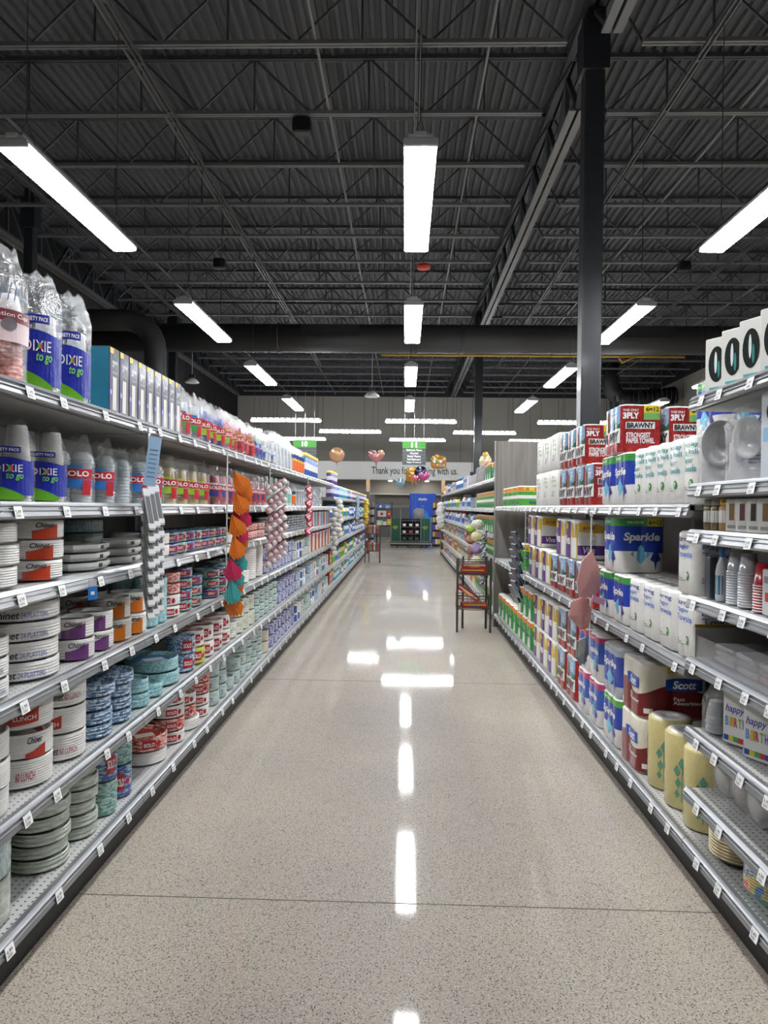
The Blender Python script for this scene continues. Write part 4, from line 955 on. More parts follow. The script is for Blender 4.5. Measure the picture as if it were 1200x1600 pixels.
place(pt, FL-.095, 3.18, .183, -.9, 'purple marbled cylinder pack', 'left bottom shelf', 'bowls'); place(gt, FL-.095, 3.18, .328, 0, 'green marbled cylinder pack', 'left bottom shelf', 'bowls')
wl = pp(.12, .068, PW, 4, None); ro = pp(.12, .075, REDP, 5, lab_solo(1), mat('#c0432f', .4), lipd=.003, name='paper_bowl_pack')
place(wl, FL-.135, 3.62, .183, -.9, 'plain white platter pack at the bottom', 'left bottom shelf', 'plates'); place(ro, FL-.13, 3.61, .255, -.95, 'orange red bowl pack with red label', 'left bottom shelf', 'plates')
w2 = pp(.10, .068, PW, 6, lab_solo(.9), mat('#b5603a', .4)); r2_ = pp(.10, .068, REDP, 6, lab_solo(.9))
for k, p in enumerate((w2, r2_, w2, w2)): place(p, FL-.115, 3.92, .183+.071*k, -.95, ('white' if p is w2 else 'red marbled') + ' plate pack with red label', 'left bottom shelf', 'plates')
for k, p in enumerate((wl, r2_, w2)): place(p, FL-.125, 4.17, .183+.071*k, -.95, ('white' if p is not r2_ else 'red marbled') + ' plate pack, red or no label', 'left bottom shelf', 'plates')
for k, p in enumerate((w2, w2, r2_, r2_)): place(p, FL-.115, 4.42, .183+.071*k, -.95, ('white' if p is w2 else 'red marbled') + ' plate pack with red label', 'left bottom shelf', 'plates')
ac = pp(.085, .093, AQUA, 2, lab_text('17.', '#5c6a6a', w=.04))
for y, n in ((4.66, 3), (4.86, 3), (5.06, 1), (5.25, 2), (5.44, 3)): LP(ac, 0, y, .085, 'pale aqua flat sided plate pack', 'plates', n, .093, 0)
for y in (5.66, 5.88, 6.10): LP(aq, 0, y, .095, 'pale aqua ribbed plate pack', 'plates', 4, .06, 0)
cr = pp(.105, .10, mat('#cfc8b4', .45, 0, .3), 5, None, mat('#4f7fb0', .4)); LP(cr, 0, 6.36, .105, 'cream bowl stack with blue top', 'bowls', 2, .10)
for y in [6.60 + .205*k for k in range(7)]: LP(lv, 0, y, .095, 'lavender patterned bowl pack', 'bowls', 2, .112)
gl_run(0, [8.1 + .215*k for k in range(16)])

# ------------------------------------------------------------------ left, far: cleaning goods
def farfill(side, z, ph, y0, y1, kinds, xf, layers=1):
    y = y0
    while y < y1:
        proto, w_, desc, cat, hh, run = rnd.choice(kinds)
        for _ in range(run):
            if y > y1: break
            for k in range(layers if hh < .19 else 1):
                place(proto, side*(xf + w_/2 + .02), y + w_/2, z + .002 + k*(hh+.002), 0 if side < 0 else PI, desc, ph, cat)
            y += w_ + .012
C = lambda h: mat(h, .35, 0, .4)
can1 = (canister(.05, .22, C('#4a2f7d'), C('#e3cf4a'), C('#d8d4e4')), .105, 'purple canister with yellow lid', 'canister', .22, 4)
can2 = (canister(.05, .22, C('#8e2331'), C('#e6d05a'), C('#e8dede')), .105, 'dark red canister with yellow lid', 'canister', .22, 3)
can3 = (canister(.05, .22, C('#2a9db5'), C('#e6e6e6'), C('#e4f0f2')), .105, 'turquoise canister with white lid', 'canister', .22, 4)
can4 = (canister(.05, .22, C('#2b57b0'), C('#f0f0ee'), C('#dfe6f4')), .105, 'blue canister with white lid', 'canister', .22, 4)
bt1 = (bottle(.045, .25, C('#d9dadb'), C('#2f7fb8'), C('#2f6fb0'), spray=True), .095, 'white spray bottle with blue trigger', 'bottle', .25, 5)
bt2 = (bottle(.045, .25, C('#2f8f86'), C('#e07a2c'), C('#e8e8e8')), .095, 'teal bottle with orange cap', 'bottle', .25, 4)
bt3 = (bottle(.045, .25, C('#d8c53e'), C('#3f8f3f'), C('#4a9a4a'), spray=True), .095, 'yellow spray bottle with green trigger', 'bottle', .25, 4)
bt4 = (bottle(.045, .25, C('#7a5fb0'), C('#e8e8e8'), C('#e8dcf0')), .095, 'lilac bottle with white cap', 'bottle', .25, 4)
def a_plain(c2, c3):
    def fn(L, T, SF, SN, SP, dx, wy, h):
        strip(L, SF, -wy*.45, wy*.45, h*.55, h*.8, mat(c2, .4), .0008, nu=2); disc(L, SF, 0, h*.35, wy*.25, h*.12, mat(c3, .4), .001)
    return fn
bx1 = (carton(.12, .16, .24, C('#a12a2a'), a_plain('#e5c84a', '#e8e0dc'), 'product_carton'), .165, 'dark red carton with yellow band', 'box', .24, 2)
bx2 = (carton(.12, .14, .24, C('#26479c'), a_plain('#e8e8ee', '#e3c23a'), 'product_carton'), .145, 'blue carton with white band', 'box', .24, 3)
bx3 = (carton(.12, .15, .15, C('#d9d9dc'), a_plain('#4a78b8', '#c8604a')), .155, 'white carton with blue band', 'box', .15, 2)
bx4 = (carton(.12, .15, .13, C('#2f7a4a'), a_plain('#e8e8e0', '#d8c43a')), .155, 'green carton with white band', 'box', .13, 2)
bx5 = (carton(.12, .14, .14, C('#d08a2c'), a_plain('#a03028', '#f0e8d0')), .145, 'orange carton with red band', 'box', .14, 2)
bg1 = (pack(.17, .18, .20, 2, 2, wrapm('#c9ced8'), txt_art(['Roll'], '#4a5a9a', logo=False), 'tissue_pack'), .18, 'pale wrapped tissue pack', 'tissue', .20, 3)
KL = [(.182, 'far left bottom shelf', [bx1, bx2, bt2, bx2, can3]), (.50, 'far left second shelf', [bt1, bt2, bt3, bx2, bx1]), (.90, 'far left third shelf', [bt1, can4, bt4, bx4, bt2]), (1.28, 'far left fourth shelf', [bt1, bt3, bx3, can4]), (1.66, 'far left top shelf', [can1, can2, can3, can1, can4])]
for z, ph, ks in KL: farfill(-1, z, ph, 11.85, 22.5, ks, 1.21, 1)
for i in range(9): place(can1[0], -1.29, 12.0 + .11*i, 1.66 + .225, 0, 'purple canister stacked on another', 'far left top shelf', 'canister')

# ================================================================== RIGHT SIDE, paper towels
FR = 1.172
def RPk(proto, z, ph, d, D, desc, cat='paper towels', n=1, h=0, inset=.006, x=None, rot=0):
    for k in range(n): place(proto, (x if x else FR + inset + D/2) + rnd.uniform(0, .006)*(k > 0), d, z + .003 + k*(h+.003), PI + rot + rnd.uniform(-.02, .02), desc, ph, cat)
PH0, PH1, PH2 = 'right bottom shelf', 'right middle shelf', 'right upper shelf'
ev = pack(.150, .25, .285, 1, 2, W0, txt_art(['Everyday', 'Big Roll', 'Paper', 'Towels'], '#2f9a9a'))
for i in range(5): RPk(ev, 1.525, PH2, 2.995 + .163*i, .25, 'white towel pack with teal lettering')
sp1 = pack(.255, .25, .285, 3, 2, W0, a_sparkle())
for y in (3.93, 4.20): RPk(sp1, 1.525, PH2, y, .25, 'blue and white towel pack, green band', n=1)
br1 = pack(.30, .235, .27, 3, 2, W0, a_brawny('6=12')); br1b = pack(.23, .235, .27, 2, 2, W0, a_brawny('4=8'))
RPk(br1, 1.525+.288, PH2, 4.10, .235, 'red plaid towel pack, highest on the shelf')
for y in (4.62, 4.87, 5.12, 5.37): RPk(br1b, 1.525, PH2, y, .235, 'red plaid four roll towel pack', n=2 if y > 4.7 else 1, h=.27)
for y in (3.75,):
    place(br1b, 1.538, y+.3, 1.525+.003, PI, 'red plaid towel pack behind the others, lower', PH2, 'paper towels', scale=(.88, 1, 1)); place(br1b, 1.538, y+.3, 1.525+.28, PI, 'red plaid towel pack behind the others, upper', PH2, 'paper towels', scale=(.88, 1, 1))
place(sp1, 1.538, 3.32, 1.528, PI, 'blue towel pack at the rear, lower', PH2, 'paper towels', scale=(.84, 1, 1)); place(sp1, 1.5, 3.32, 1.822, PI, 'blue towel pack at the rear, upper', PH2, 'paper towels')
ul = pack(.30, .29, .285, 3, 2, W0, a_ultra)
for y in (5.68, 6.0, 6.32): RPk(ul, 1.525, PH2, y, .29, 'white towel pack with green lettering', n=2, h=.285)
gw = pack(.30, .27, .215, 3, 2, W0, a_greenwhite)
for y in (7.6, 7.92, 8.24, 8.56): RPk(gw, 1.525, PH2, y, .27, 'green and white towel pack, orange top', x=FR+.15)
# middle
st = pack(.205, .25, .265, 2, 2, W0, txt_art(['Strong', 'Paper', 'Towels'], '#4f78cf', '#2b3a94'))
for i in range(4): RPk(st, .88, PH1, 3.015 + .219*i, .25, 'white towel pack with blue lettering')
RPk(st, .88+.268, PH1, 3.02, .25, 'white towel pack lying above the blue lettered row')
sp2 = pack(.262, .25, .265, 3, 2, W0, a_sparkle())
for y in (3.93, 4.22): RPk(sp2, .88, PH1, y, .25, 'blue and white towel pack, green band')
sp3 = pack(.27, .27, .315, 2, 2, W0, a_sparkle()); RPk(sp3, .88+.268, PH1, 4.12, .27, 'large blue towel pack on the upper layer')
br2 = pack(.252, .235, .265, 2, 2, W0, a_brawny('6=12'))
for i in range(5): RPk(br2, .88, PH1, 4.55 + .275*i, .235, 'red plaid towel pack')
vv = pack(.30, .29, .28, 2, 2, W0, a_viva)
for y in (5.98, 6.30, 6.62): RPk(vv, .88, PH1, y, .29, 'white and purple towel pack, lower layer')
for y in (5.10, 5.42, 6.38, 6.70): RPk(vv, .88+(.268 if y < 6 else .283), PH1, y, .29, 'white and purple towel pack, upper layer')
gb_ = pack(.25, .25, .265, 2, 2, W0, a_green)
for y in (7.3, 7.6, 7.9, 8.2, 8.5): RPk(gb_, .88, PH1, y, .25, 'green towel pack with orange top') if y < 7.5 else None
# bottom
lf = pack(.192, .192, .335, 1, 1, wrapm('#d3c68a'), a_leaf, mtop=PW, rad=.0955)
for y in (3.0, 3.22, 3.44): RPk(lf, .18, PH0, y, .215, 'yellow wrapped roll with teal leaves', rot=.85)
sc = pack(.30, .34, .275, 2, 2, wrapm('#e6e0d0'), a_scott)
for y in (3.72,): RPk(sc, .18, PH0, y, .34, 'cream and dark red towel pack', n=2, h=.275)
sb = pack(.30, .26, .275, 3, 2, W0, a_sparkle('#5fb04a', '#2a49b5')); sbb = pack(.30, .26, .275, 3, 2, wrapm('#c3cbdc'), a_sparkle('#c3cbdc', '#3f57b8', .2))
RPk(sb, .18, PH0, 4.07, .26, 'blue towel pack with green band'); RPk(sbb, .18+.278, PH0, 4.07, .26, 'hazy blue towel pack on the upper layer')
sp_ = pack(.26, .25, .275, 2, 2, W0, a_sparkle('#c9447a', '#3a62bf'))
for y in (4.42, 4.70): RPk(sp_, .18, PH0, y, .25, 'blue towel pack with pink band', n=2, h=.275)
br3 = pack(.29, .25, .29, 2, 2, W0, a_brawny('8=16'))
for y in (5.02, 5.34): RPk(br3, .18, PH0, y, .25, 'red plaid towel pack', n=2, h=.291)
for y in (5.70, 6.02, 6.34): RPk(vv, .18, PH0, y, .29, 'white and purple towel pack', n=2, h=.28)
for y in (6.72, 7.0, 7.28): RPk(gb_, .18, PH0, y, .25, 'green towel pack with orange top', n=2, h=.265)
for y in (7.6, 7.9, 8.2, 8.5, 8.78): RPk(gb_, .18, PH0, y, .25, 'green towel pack, single layer', n=1, h=.265)

# ------------------------------------------------------------------ right, close bay: party and picnic goods
XN = 1.165
NP = {0: 'close right bottom shelf', 1: 'close right second shelf', 2: 'close right third shelf', 3: 'close right fourth shelf', 4: 'close right fifth shelf', 5: 'close right sixth shelf', 6: 'close right seventh shelf', 7: 'close right top shelf'}
NZ = [.18] + RN
def NPl(proto, lv, y, x, desc, cat, rz=PI, dz=0, **k): return place(proto, x, y, NZ[lv] + .003 + dz, rz, desc, NP[lv], cat, **k)
# base: gold rimmed, rainbow and white stacks
def rimstack(R, n, mb, mr, step=.011, name='plate_stack', slope=.02):
    b = MB(); pr = [(R*.6, 0), (R*.66, .002)]; ms = [mb, mb]
    for i in range(n):
        z = .006 + i*step; pr += [(R, z+slope), (R, z+slope+.004), (R*.93, z+slope+.002)]; ms += [mr, mr, mb]
    pr += [(R*.7, n*step+.002), (R*.1, n*step+.001)]; ms += [mb, mb, mb]
    b.lathe(pr, mb, 36, mats=ms[:len(pr)-1]); r = b.obj(name)
    L = MB(); L.lathe([(R*.5, n*step+.003), (R*.48, n*step+.0045)], mat('#9a9da0', .3, 0, .5), 24); L.obj('top_label', r); return r
gold = rimstack(.105, 8, mat('#8f7f5d', .3, 0, .4), mat('#c8b78a', .25, .3, .4), .012); NPl(gold, 0, 2.72, XN+.115, 'stack of tan plates with gold rims', 'plates')
rbm = patt('rainbow_rim', '#2a55b8', '#d8cf3a', 26, (1, 1, .5), thresh=.46, soft=.02, c3='#c8303a')
rb = rimstack(.115, 11, mat('#5fa08a', .3, 0, .5), rbm, .010, slope=.035); NPl(rb, 0, 2.43, XN+.122, 'tall stack of rainbow rimmed plates', 'plates')
wd = rimstack(.105, 7, mat('#d9d9d9', .3, 0, .5), patt('white_dotted_rim', '#e4e4e3', '#a03038', 60, thresh=.68, soft=.01), .012); NPl(wd, 0, 2.16, XN+.115, 'stack of white plates with dark dots', 'plates')
# second: plates standing up in bags
def standing(R, m, rim, name='oval_plate_pack', n=5, ex=.72):
    r = empty(name); b = MB(); V = []; k = 30
    rings = [(0, .0), (.62, .0), (.66, .008), (1, .014), (1, .014+.004*n), (.6, .004*n), (0, .004*n)]
    for s, x in rings: V += [(x, s*R*ex*math.cos(2*PI*i/k), s*R*math.sin(2*PI*i/k)+R) for i in range(k)]
    F = [[a*k+i, a*k+(i+1) % k, (a+1)*k+(i+1) % k, (a+1)*k+i] for a in range(len(rings)-1) for i in range(k)]
    b.add([(-x, y, z) for x, y, z in V], F[:k*2] + F[k*4:], m, True); b.add([(-x, y, z) for x, y, z in V], F[k*2:k*4], rim, True); b.obj('plates', r)
    b = MB(); pos = bag_shape(R*ex*2.15, .05+.004*n, R*2.04, .8, n, .9); f = bag(pos, FILM, r); f.location = (-.015, 0, 0); return r
pg = standing(.080, mat('#b5b2ac', .35, 0, .3), mat('#a5a29b', .35, 0, .3)); pw = standing(.080, mat('#d8d8d6', .35, 0, .3), mat('#c9c9c6', .35)); prb = standing(.080, mat('#dfe3e6', .35, 0, .3), rbm)
for y, p, t in ((2.79, pw, 'clear backed white'), (2.64, pg, 'grey stoneware look'), (2.52, pw, 'plain white'), (2.30, prb, 'rainbow rimmed'), (2.06, pg, 'dull grey')): NPl(p, 1, y, XN+.09, t + ' oval plate pack standing up', 'plates', rz=PI+.45)
# third: party bags
def partybag(name='party_bag'):
    r = empty(name); b = MB(); b.box((0, 0, .10), (.03, .12, .2), mat('#e4e4e2', .4, 0, .3), bev=.008); b.obj('white_bag', r)
    L = MB(); T = MB(); S = S_plane((.0155, 0, 0), (0, 1, 0), (0, 0, 1), (1, 0, 0)); put_text(T, S, 'happy', -.045, .115, .08, .035, mat('#4a4fa8', .4), off=.001, shear=.3, split=0, bold=.01)
    for i, (c, ch) in enumerate(zip(('#6fa0d8', '#d8b83a', '#c85a4a', '#7fb85a', '#8a6ab8'), 'BIRTH')): put_text(T, S, ch, -.045+.018*i, .07, .014, .035, mat(c, .4), off=.001, bold=.04, split=0)
    for i, c in enumerate(('#2a4fa8', '#d8c83a', '#4aa05a', '#c83a3a', '#2a4fa8')): strip(L, S, -.05+.02*i, -.03+.02*i, .015, .035, mat(c, .4), .0008, nu=1)
    L.obj('colour_blocks', r); T.obj('lettering', r); return r
pbg = partybag(); cupw = cup_bag(.12, .1, .185, CUPC['white'], art_none, 1, seed=21)
for y in (2.82,): NPl(cupw, 2, y, XN+.07, 'small bag of white cups', 'cups', rz=PI)
for y in (2.66, 2.50): NPl(pbg, 2, y, XN+.08, 'white party bag lettered in bright colours', 'bag', rz=PI+.5)
for y in (2.34, 2.18, 2.02): NPl(cupw, 2, y, XN+.09, 'bag of white cups beyond the party bags', 'cups', rz=PI)
# fourth: acrylic bin with napkin packs
acr = film('clear_acrylic', (.9, .92, 1), .05, .10, 2, .02); b = MB(); r = empty('acrylic_bin', (1.20, 2.30, .915), 0)
b.box((-.025, 0, .045), (.004, 1.16, .09), acr); b.obj('front_guard', r); b = MB(); b.box((.2, .59, .06), (.46, .02, .12), mat('#b4b3b0', .4)); b.obj('end_divider', r); b = MB(); b.box((.2, .585, .125), (.46, .012, .012), mat('#c9a84a', .3, .7)); b.obj('brass_edge', r)
tag(r, 'clear acrylic shelf bin holding napkin packs at the right edge', 'bin')
nk = {c: carton(.16, .16, .022, mat(h, .3, 0, .6, .4, 50), None, 'napkin_pack', .006) for c, h in (('silver grey', '#b9bcc0'), ('crimson', '#b52a48'), ('white', '#dedfe0'), ('rose pink', '#c97a92'))}
for i, y in enumerate((2.72, 2.55, 2.38, 2.21, 2.04)):
    for k in range(3): c = (['silver grey', 'white', 'silver grey'], ['white', 'silver grey', 'white'], ['rose pink', 'silver grey', 'white'], ['rose pink', 'crimson', 'crimson'], ['rose pink', 'crimson', 'crimson'])[i][k]; place(nk[c], 1.29, y, .918+.024*k, rnd.uniform(-.15, .15), c + ' napkin pack', NP[4].replace('fifth', 'napkin'), 'napkins')
# fifth: bottles, clear cups, red cups, cards
dk = carton(.03, .05, .16, mat('#3a3f4a', .35, 0, .3), None, 'dark_box'); NPl(dk, 4, 2.80, XN+.03, 'narrow dark upright box', 'box')
bl = bottle(.022, .20, mat('#cfd3d6', .3), mat('#3a7fc0', .3), mat('#4a7f9a', .4), 'slim_bottle'); NPl(bl, 4, 2.72, XN+.035, 'slim bottle with blue cap', 'bottle')
def cupstack(m, mr, n, r=.036, h=.19, name='cup_stack'):
    b = MB(); dz = .0095; pr = [(r*.85, 0)]; ms = [m]
    for i in range(n): z = .002+i*dz; pr += [(r, z), (r, z+dz*.45), (r*.92, z+dz*.55)]; ms += [mr, m, m]
    pr += [(r*.9, n*dz), (r*.68, h), (r*.6, h)]; ms += [m, m, m]; b.lathe(pr, m, 24, mats=ms[:len(pr)-1]); return b.obj(name)
cc = cupstack(mat('#b9bcc2', .15, 0, .5), mat('#d5d7da', .15, 0, .5), 13)
for y in (2.63, 2.54): NPl(cc, 4, y, XN+.05, 'stack of clear plastic tumblers', 'cups')
rc = cupstack(mat('#b51f30', .25, 0, .4), mat('#e8e4e2', .3), 10, h=.165); NPl(rc, 4, 2.43, XN+.05, 'stack of red cups with white rims', 'cups')
def a_card(L, T, SF, SN, SP, dx, wy, h): strip(L, SF, -wy*.2, wy*.2, h*.3, h*.5, mat('#c03a3a', .4), .001, nu=2); strip(L, SF, -wy*.3, wy*.3, h*.7, h*.85, mat('#8a8c90', .4), .001, nu=2)
cd = carton(.03, .07, .15, mat('#d9dadb', .3, 0, .4), a_card, 'small_pack')
for y in (2.34, 2.25): NPl(cd, 4, y, XN+.03, 'small white pack with red marks', 'box')
for y in (2.14, 2.04, 1.94): NPl(cc, 4, y, XN+.05, 'clear tumbler stack, right of the cards', 'cups')
# sixth: jars and small white boxes
def jar(m, lidm, name='spice_jar'):
    b = MB(); b.lathe([(.026, 0), (.028, .004), (.028, .085), (.022, .095)], m, 18); r = b.obj(name); b = MB(); b.lathe([(.026, .095), (.026, .115), (.022, .118)], lidm, 18); b.obj('lid', r)
    L = MB(); strip(L, S_cyl(.028), -.04, .04, .03, .075, WHT, .001); L.obj('label', r); return r
jr = jar(patt('brown_herbs', '#5f4c30', '#8a744c', 120), mat('#a9a7a0', .35)); tp = jar(mat('#b08d5c', .5), mat('#c9a53a', .2, .8), 'toothpick_tub')
for y in (2.83, 2.765): NPl(jr, 5, y, XN+.04, 'brown herb jar with white label', 'jar', rz=PI+.6)
NPl(tp, 5, 2.69, XN+.04, 'toothpick tub with gold lid', 'tub', rz=PI+.6, scale=(1.02, 1.02, 1.02))
def a_win(c):
    def fn(L, T, SF, SN, SP, dx, wy, h): strip(L, SF, -wy*.18, wy*.18, h*.35, h*.85, mat(c, .3, 0, .5), .001, nu=2); strip(L, SF, -wy*.3, wy*.3, h*.1, h*.2, mat('#9a9c9e', .4), .001, nu=2)
    return fn
wbx = [carton(.04, .062, .118, mat('#e3e1dc', .4, 0, .3), a_win(c), 'window_box') for c in ('#8a6f4a', '#6a3a44', '#3a3530')]
for i, y in enumerate((2.61, 2.53, 2.45, 2.37, 2.29)): NPl(wbx[i % 3], 5, y, XN+.035, 'white box with %s window' % ('tan', 'maroon', 'dark')[i % 3], 'box', rz=PI+.35)
NPl(carton(.05, .10, .12, mat('#2f4a50', .35), None, 'dark_teal_box'), 5, 2.19, XN+.04, 'dark teal box', 'box'); NPl(dk, 5, 2.08, XN+.04, 'narrow dark box', 'box', scale=(1, 1, .72))
# seventh: card backed kitchen items in clear bags
def blister(c, disc_c, R=.09, name='kitchen_item_pack'):
    r = empty(name); b = MB(); b.box((0, 0, .07), (.008, .17, .14), mat(c, .4, 0, .2), bev=.003); b.obj('backing_card', r)
    b = MB(); V = []; k = 26
    for s, x in ((1, .03), (.95, .034), (.7, .012), (.0, .01)): V += [(x, s*R*.8*math.cos(2*PI*i/k), s*R*math.sin(2*PI*i/k)+.15) for i in range(k)]
    b.add(V, [[a*k+i, a*k+(i+1) % k, (a+1)*k+(i+1) % k, (a+1)*k+i] for a in range(3) for i in range(k)], mat(disc_c, .3, 0, .5), True); b.obj('tray', r)
    L = MB(); S = S_plane((.005, 0, 0), (0, 1, 0), (0, 0, 1), (1, 0, 0)); disc(L, S, -.04, .09, .02, .026, mat('#b9bfcc', .4), .001); 
    for q in range(3): strip(L, S, -.01, .07, .085-.012*q, .09-.012*q, mat('#7f8fb8', .4), .001, nu=2)
    L.obj('printed_label', r); pos = bag_shape(.19, .07, .27, .7, 3, .6); bag(pos, FILM, r); return r
k1 = blister('#d4d5d8', '#9a9b9e'); k2 = blister('#dcdde0', '#d9dadc', .075)
NPl(k1, 6, 2.78, XN+.06, 'clear pack with grey oval tray', 'tray', rz=PI+.7); NPl(k2, 6, 2.55, XN+.06, 'clear pack with white oval tray', 'tray', rz=PI+.6); 
def a_bluestripe(L, T, SF, SN, SP, dx, wy, h):
    for S in (SF, SP): strip(L, S, -wy*.4 if S is SF else -dx*.48, wy*.4 if S is SF else dx*.48, h*.42, h*.58, mat('#9cc3e6', .4), .001, nu=2)
    disc(L, SF, 0, h*.76, wy*.3, h*.14, mat('#4a4c50', .2, 0, .6), .001); strip(L, SF, -wy*.2, wy*.15, h*.12, h*.17, mat('#dba83a', .4), .001, nu=2)
bs = carton(.06, .12, .285, mat('#d9dee6', .4, 0, .3), a_bluestripe, 'tall_box')
for y in (2.33, 2.19, 2.05): NPl(bs, 6, y, XN+.05, 'tall white box with pale blue stripe', 'box', rz=PI+.3)
# top: boxes with oval windows
def a_oval(L, T, SF, SN, SP, dx, wy, h):
    disc(L, SF, 0, h*.52, wy*.34, h*.32, mat('#2e3330', .15, 0, .9), .0012, 24); disc(L, SF, -wy*.03, h*.55, wy*.06, h*.2, mat('#dfe3e4', .25), .002, 12); disc(L, SF, wy*.1, h*.42, wy*.05, h*.16, mat('#3f8a84', .3), .002, 12)
    strip(L, SF, -wy*.3, wy*.3, h*.07, h*.11, mat('#4aa9a4', .4), .001, nu=2)
    strip(L, SP, -dx*.48, dx*.48, .004, h-.004, mat('#5d6063', .4), .0008, nu=2)
    for q in range(3): disc(L, SP, 0, h*(.2+.14*q), dx*.16, dx*.16, mat('#3f9a86', .4), .0014); 
    for q in range(3): strip(L, SP, -dx*.25+dx*.2*q, -dx*.17+dx*.2*q, h*.6, h*.76, mat('#d0d3d5', .4), .0014, nu=1)
ov = carton(.065, .105, .215, mat('#dfded9', .4, 0, .3), a_oval, 'utensil_box')
for y, r_ in ((2.80, .5), (2.66, .45), (2.52, .4), (2.37, .45), (2.20, .4)): NPl(ov, 7, y, XN+.06, 'white box with a dark oval window', 'box', rz=PI+r_)

# ================================================================== RIGHT SIDE, beyond the divider
fpk = carton(.22, .20, .09, mat('#a9adb2', .25, .7, 0, .4, 40), None, 'foil_pan_pack'); clb = carton(.20, .17, .19, mat('#b5babf', .12, 0, .7, .3, 30), None, 'clear_container')
gt1 = pack(.24, .22, .238, 2, 2, W0, a_green, 'tissue_pack'); gt2 = pack(.22, .2, .24, 2, 2, W0, a_greenwhite, 'tissue_pack'); by = pack(.22, .2, .22, 2, 2, wrapm('#2454b0'), a_greenwhite, 'tissue_pack')
y = 9.22
for i in range(12): place(gt2, 1.29, 9.22+.235*i, 1.503, PI, 'green and white tissue pack', 'far right fifth shelf', 'tissue')
for i in range(11): place(gt1, 1.30, 9.24+.255*i, 1.163, PI, 'green wrapped tissue pack', 'far right fourth shelf', 'tissue')
for i in range(11):
    place(gt1, 1.30, 9.24+.255*i, .183, PI, 'green wrapped tissue pack', 'far right bottom shelf', 'tissue'); place(gt1, 1.30, 9.24+.255*i, .503, PI, 'green wrapped tissue pack', 'far right second shelf', 'tissue')
for i in range(11): place(gt2, 1.30, 9.24+.255*i, .843, PI, 'green and white tissue pack', 'far right third shelf', 'tissue')
for i in range(6): place(by if i == 2 else gt1, 1.30, 9.3+.26*i, 1.903, PI, 'blue wrapped tissue pack' if i == 2 else 'green wrapped tissue pack', 'far right top shelf', 'tissue')
for i in range(6):
    for k in range(3): place(fpk, 1.31, 10.95+.22*i, 1.903+.093*k, 0, 'silver foil pan pack', 'far right top shelf', 'trays')
for i in range(8): place(clb, 1.30, 12.25+.19*i, 1.903, 0, 'clear plastic container', 'far right top shelf', 'container')
for i in range(5): place(clb, 1.30, 12.25+.19*i, 1.503, 0, 'clear plastic container', 'far right fifth shelf', 'container')
wbt2 = (bottle(.05, .27, C('#e0e0e0'), C('#c84a3a'), C('#3a5fb0')), .105, 'white bottle with red cap', 'bottle', .27, 4)
bx6 = (carton(.12, .14, .24, C('#d8c86a'), a_plain('#b03a3a', '#f0e8d8'), 'product_carton'), .145, 'pale yellow carton with red band', 'box', .24, 3)
bx7 = (carton(.12, .14, .24, C('#c05a32'), a_plain('#e8dcc8', '#7a2a20'), 'product_carton'), .145, 'rust orange carton with cream band', 'box', .24, 3)
bx8 = (carton(.12, .14, .22, C('#c9ccd2'), a_plain('#3a3f9a', '#8a8fb8'), 'product_carton'), .145, 'light grey carton with navy band', 'box', .22, 3)
bx9 = (carton(.12, .14, .2, C('#2a2f8a'), a_plain('#d8d8e0', '#c04a4a')), .145, 'navy carton with white band', 'box', .20, 2)
bt5 = (bottle(.045, .26, C('#c7683a'), C('#e8e8e8'), C('#f0d8b0')), .095, 'orange bottle with white cap', 'bottle', .26, 3)
for z, ph, ks, a in ((.182, 'far right bottom shelf', [bx6, bx7, bx8], 12.1), (.502, 'far right second shelf', [bx6, bx7, bx8, bx9], 12.1), (.842, 'far right third shelf', [bx6, bx8, bx7, bx4], 12.1), (1.162, 'far right fourth shelf', [bx8, wbt2, bt1, bx3], 12.1), (1.502, 'far right fifth shelf', [bt1, wbt2, bx3, bt3], 13.3), (1.902, 'far right top shelf', [wbt2, bt5, bt1, bx8], 13.9)):
    farfill(1, z, ph, a, 22.3, ks, 1.17)

# ================================================================== CLIP STRIPS
clearm = mat('#c9ccd0', .2, 0, .5)
def clip(x, y, z0, z1, lab):
    b = MB(); b.box((0, 0, -(z0-z1)/2), (.003, .024, z0-z1), clearm); b.box((0, 0, 0), (.012, .03, .02), clearm)
    n = int((z0-z1)/.09)
    for k in range(n): b.bar((0, 0, -.05-.09*k), (.02, 0, -.055-.09*k), .003, .008, clearm)
    o = b.obj('clip_strip', loc=(x, y, z0)); tag(o, lab, 'clip strip'); return o
# grey scissor like packets, left
clip(-1.150, 3.15, 1.83, 1.02, 'clear clip strip of grey packets hanging from the left top shelf')
pkt = mat('#8b8c8e', .4, .1, .3); 
def packet():
    b = MB(); b.box((0, 0, -.095), (.010, .034, .19), mat('#a9a9ab', .35, 0, .3), bev=.002); r = b.obj('hanging_packet')
    b = MB(); b.box((0, 0, -.02), (.0115, .036, .03), mat('#d5d6d8', .35)); b.obj('white_band', r); b = MB(); b.box((0, 0, -.17), (.0115, .036, .022), mat('#d9dadb', .35)); b.obj('white_band', r)
    b = MB(); b.box((.0055, 0, -.1), (.001, .02, .12), mat('#606265', .4)); b.obj('printed_stripe', r); return r
pk_ = packet()
for k in range(8):
    for j in range(3):
        o = place(pk_, -1.130 + .004*j, 3.05 + .046*j, 1.63 - .03*(2-j) - .055*k - .02*j, -1.1, 'grey hanging packet with white band', 'left clip strip', 'packet'); o.rotation_euler = (0, -.27, -.55)
b = MB(); b.box((0, 0, -.11), (.003, .055, .22), mat('#9fbfdc', .4)); 
for q in range(7): b.box((.0022, 0, -.06-.02*q), (.001, .035, .004), mat('#5f7f9f', .4))
o = b.obj('header_card', loc=(-1.11, 3.12, 1.80)); o.rotation_euler = (-.12, 0, -1.0); tag(o, 'pale blue header card on the left clip strip', 'card')
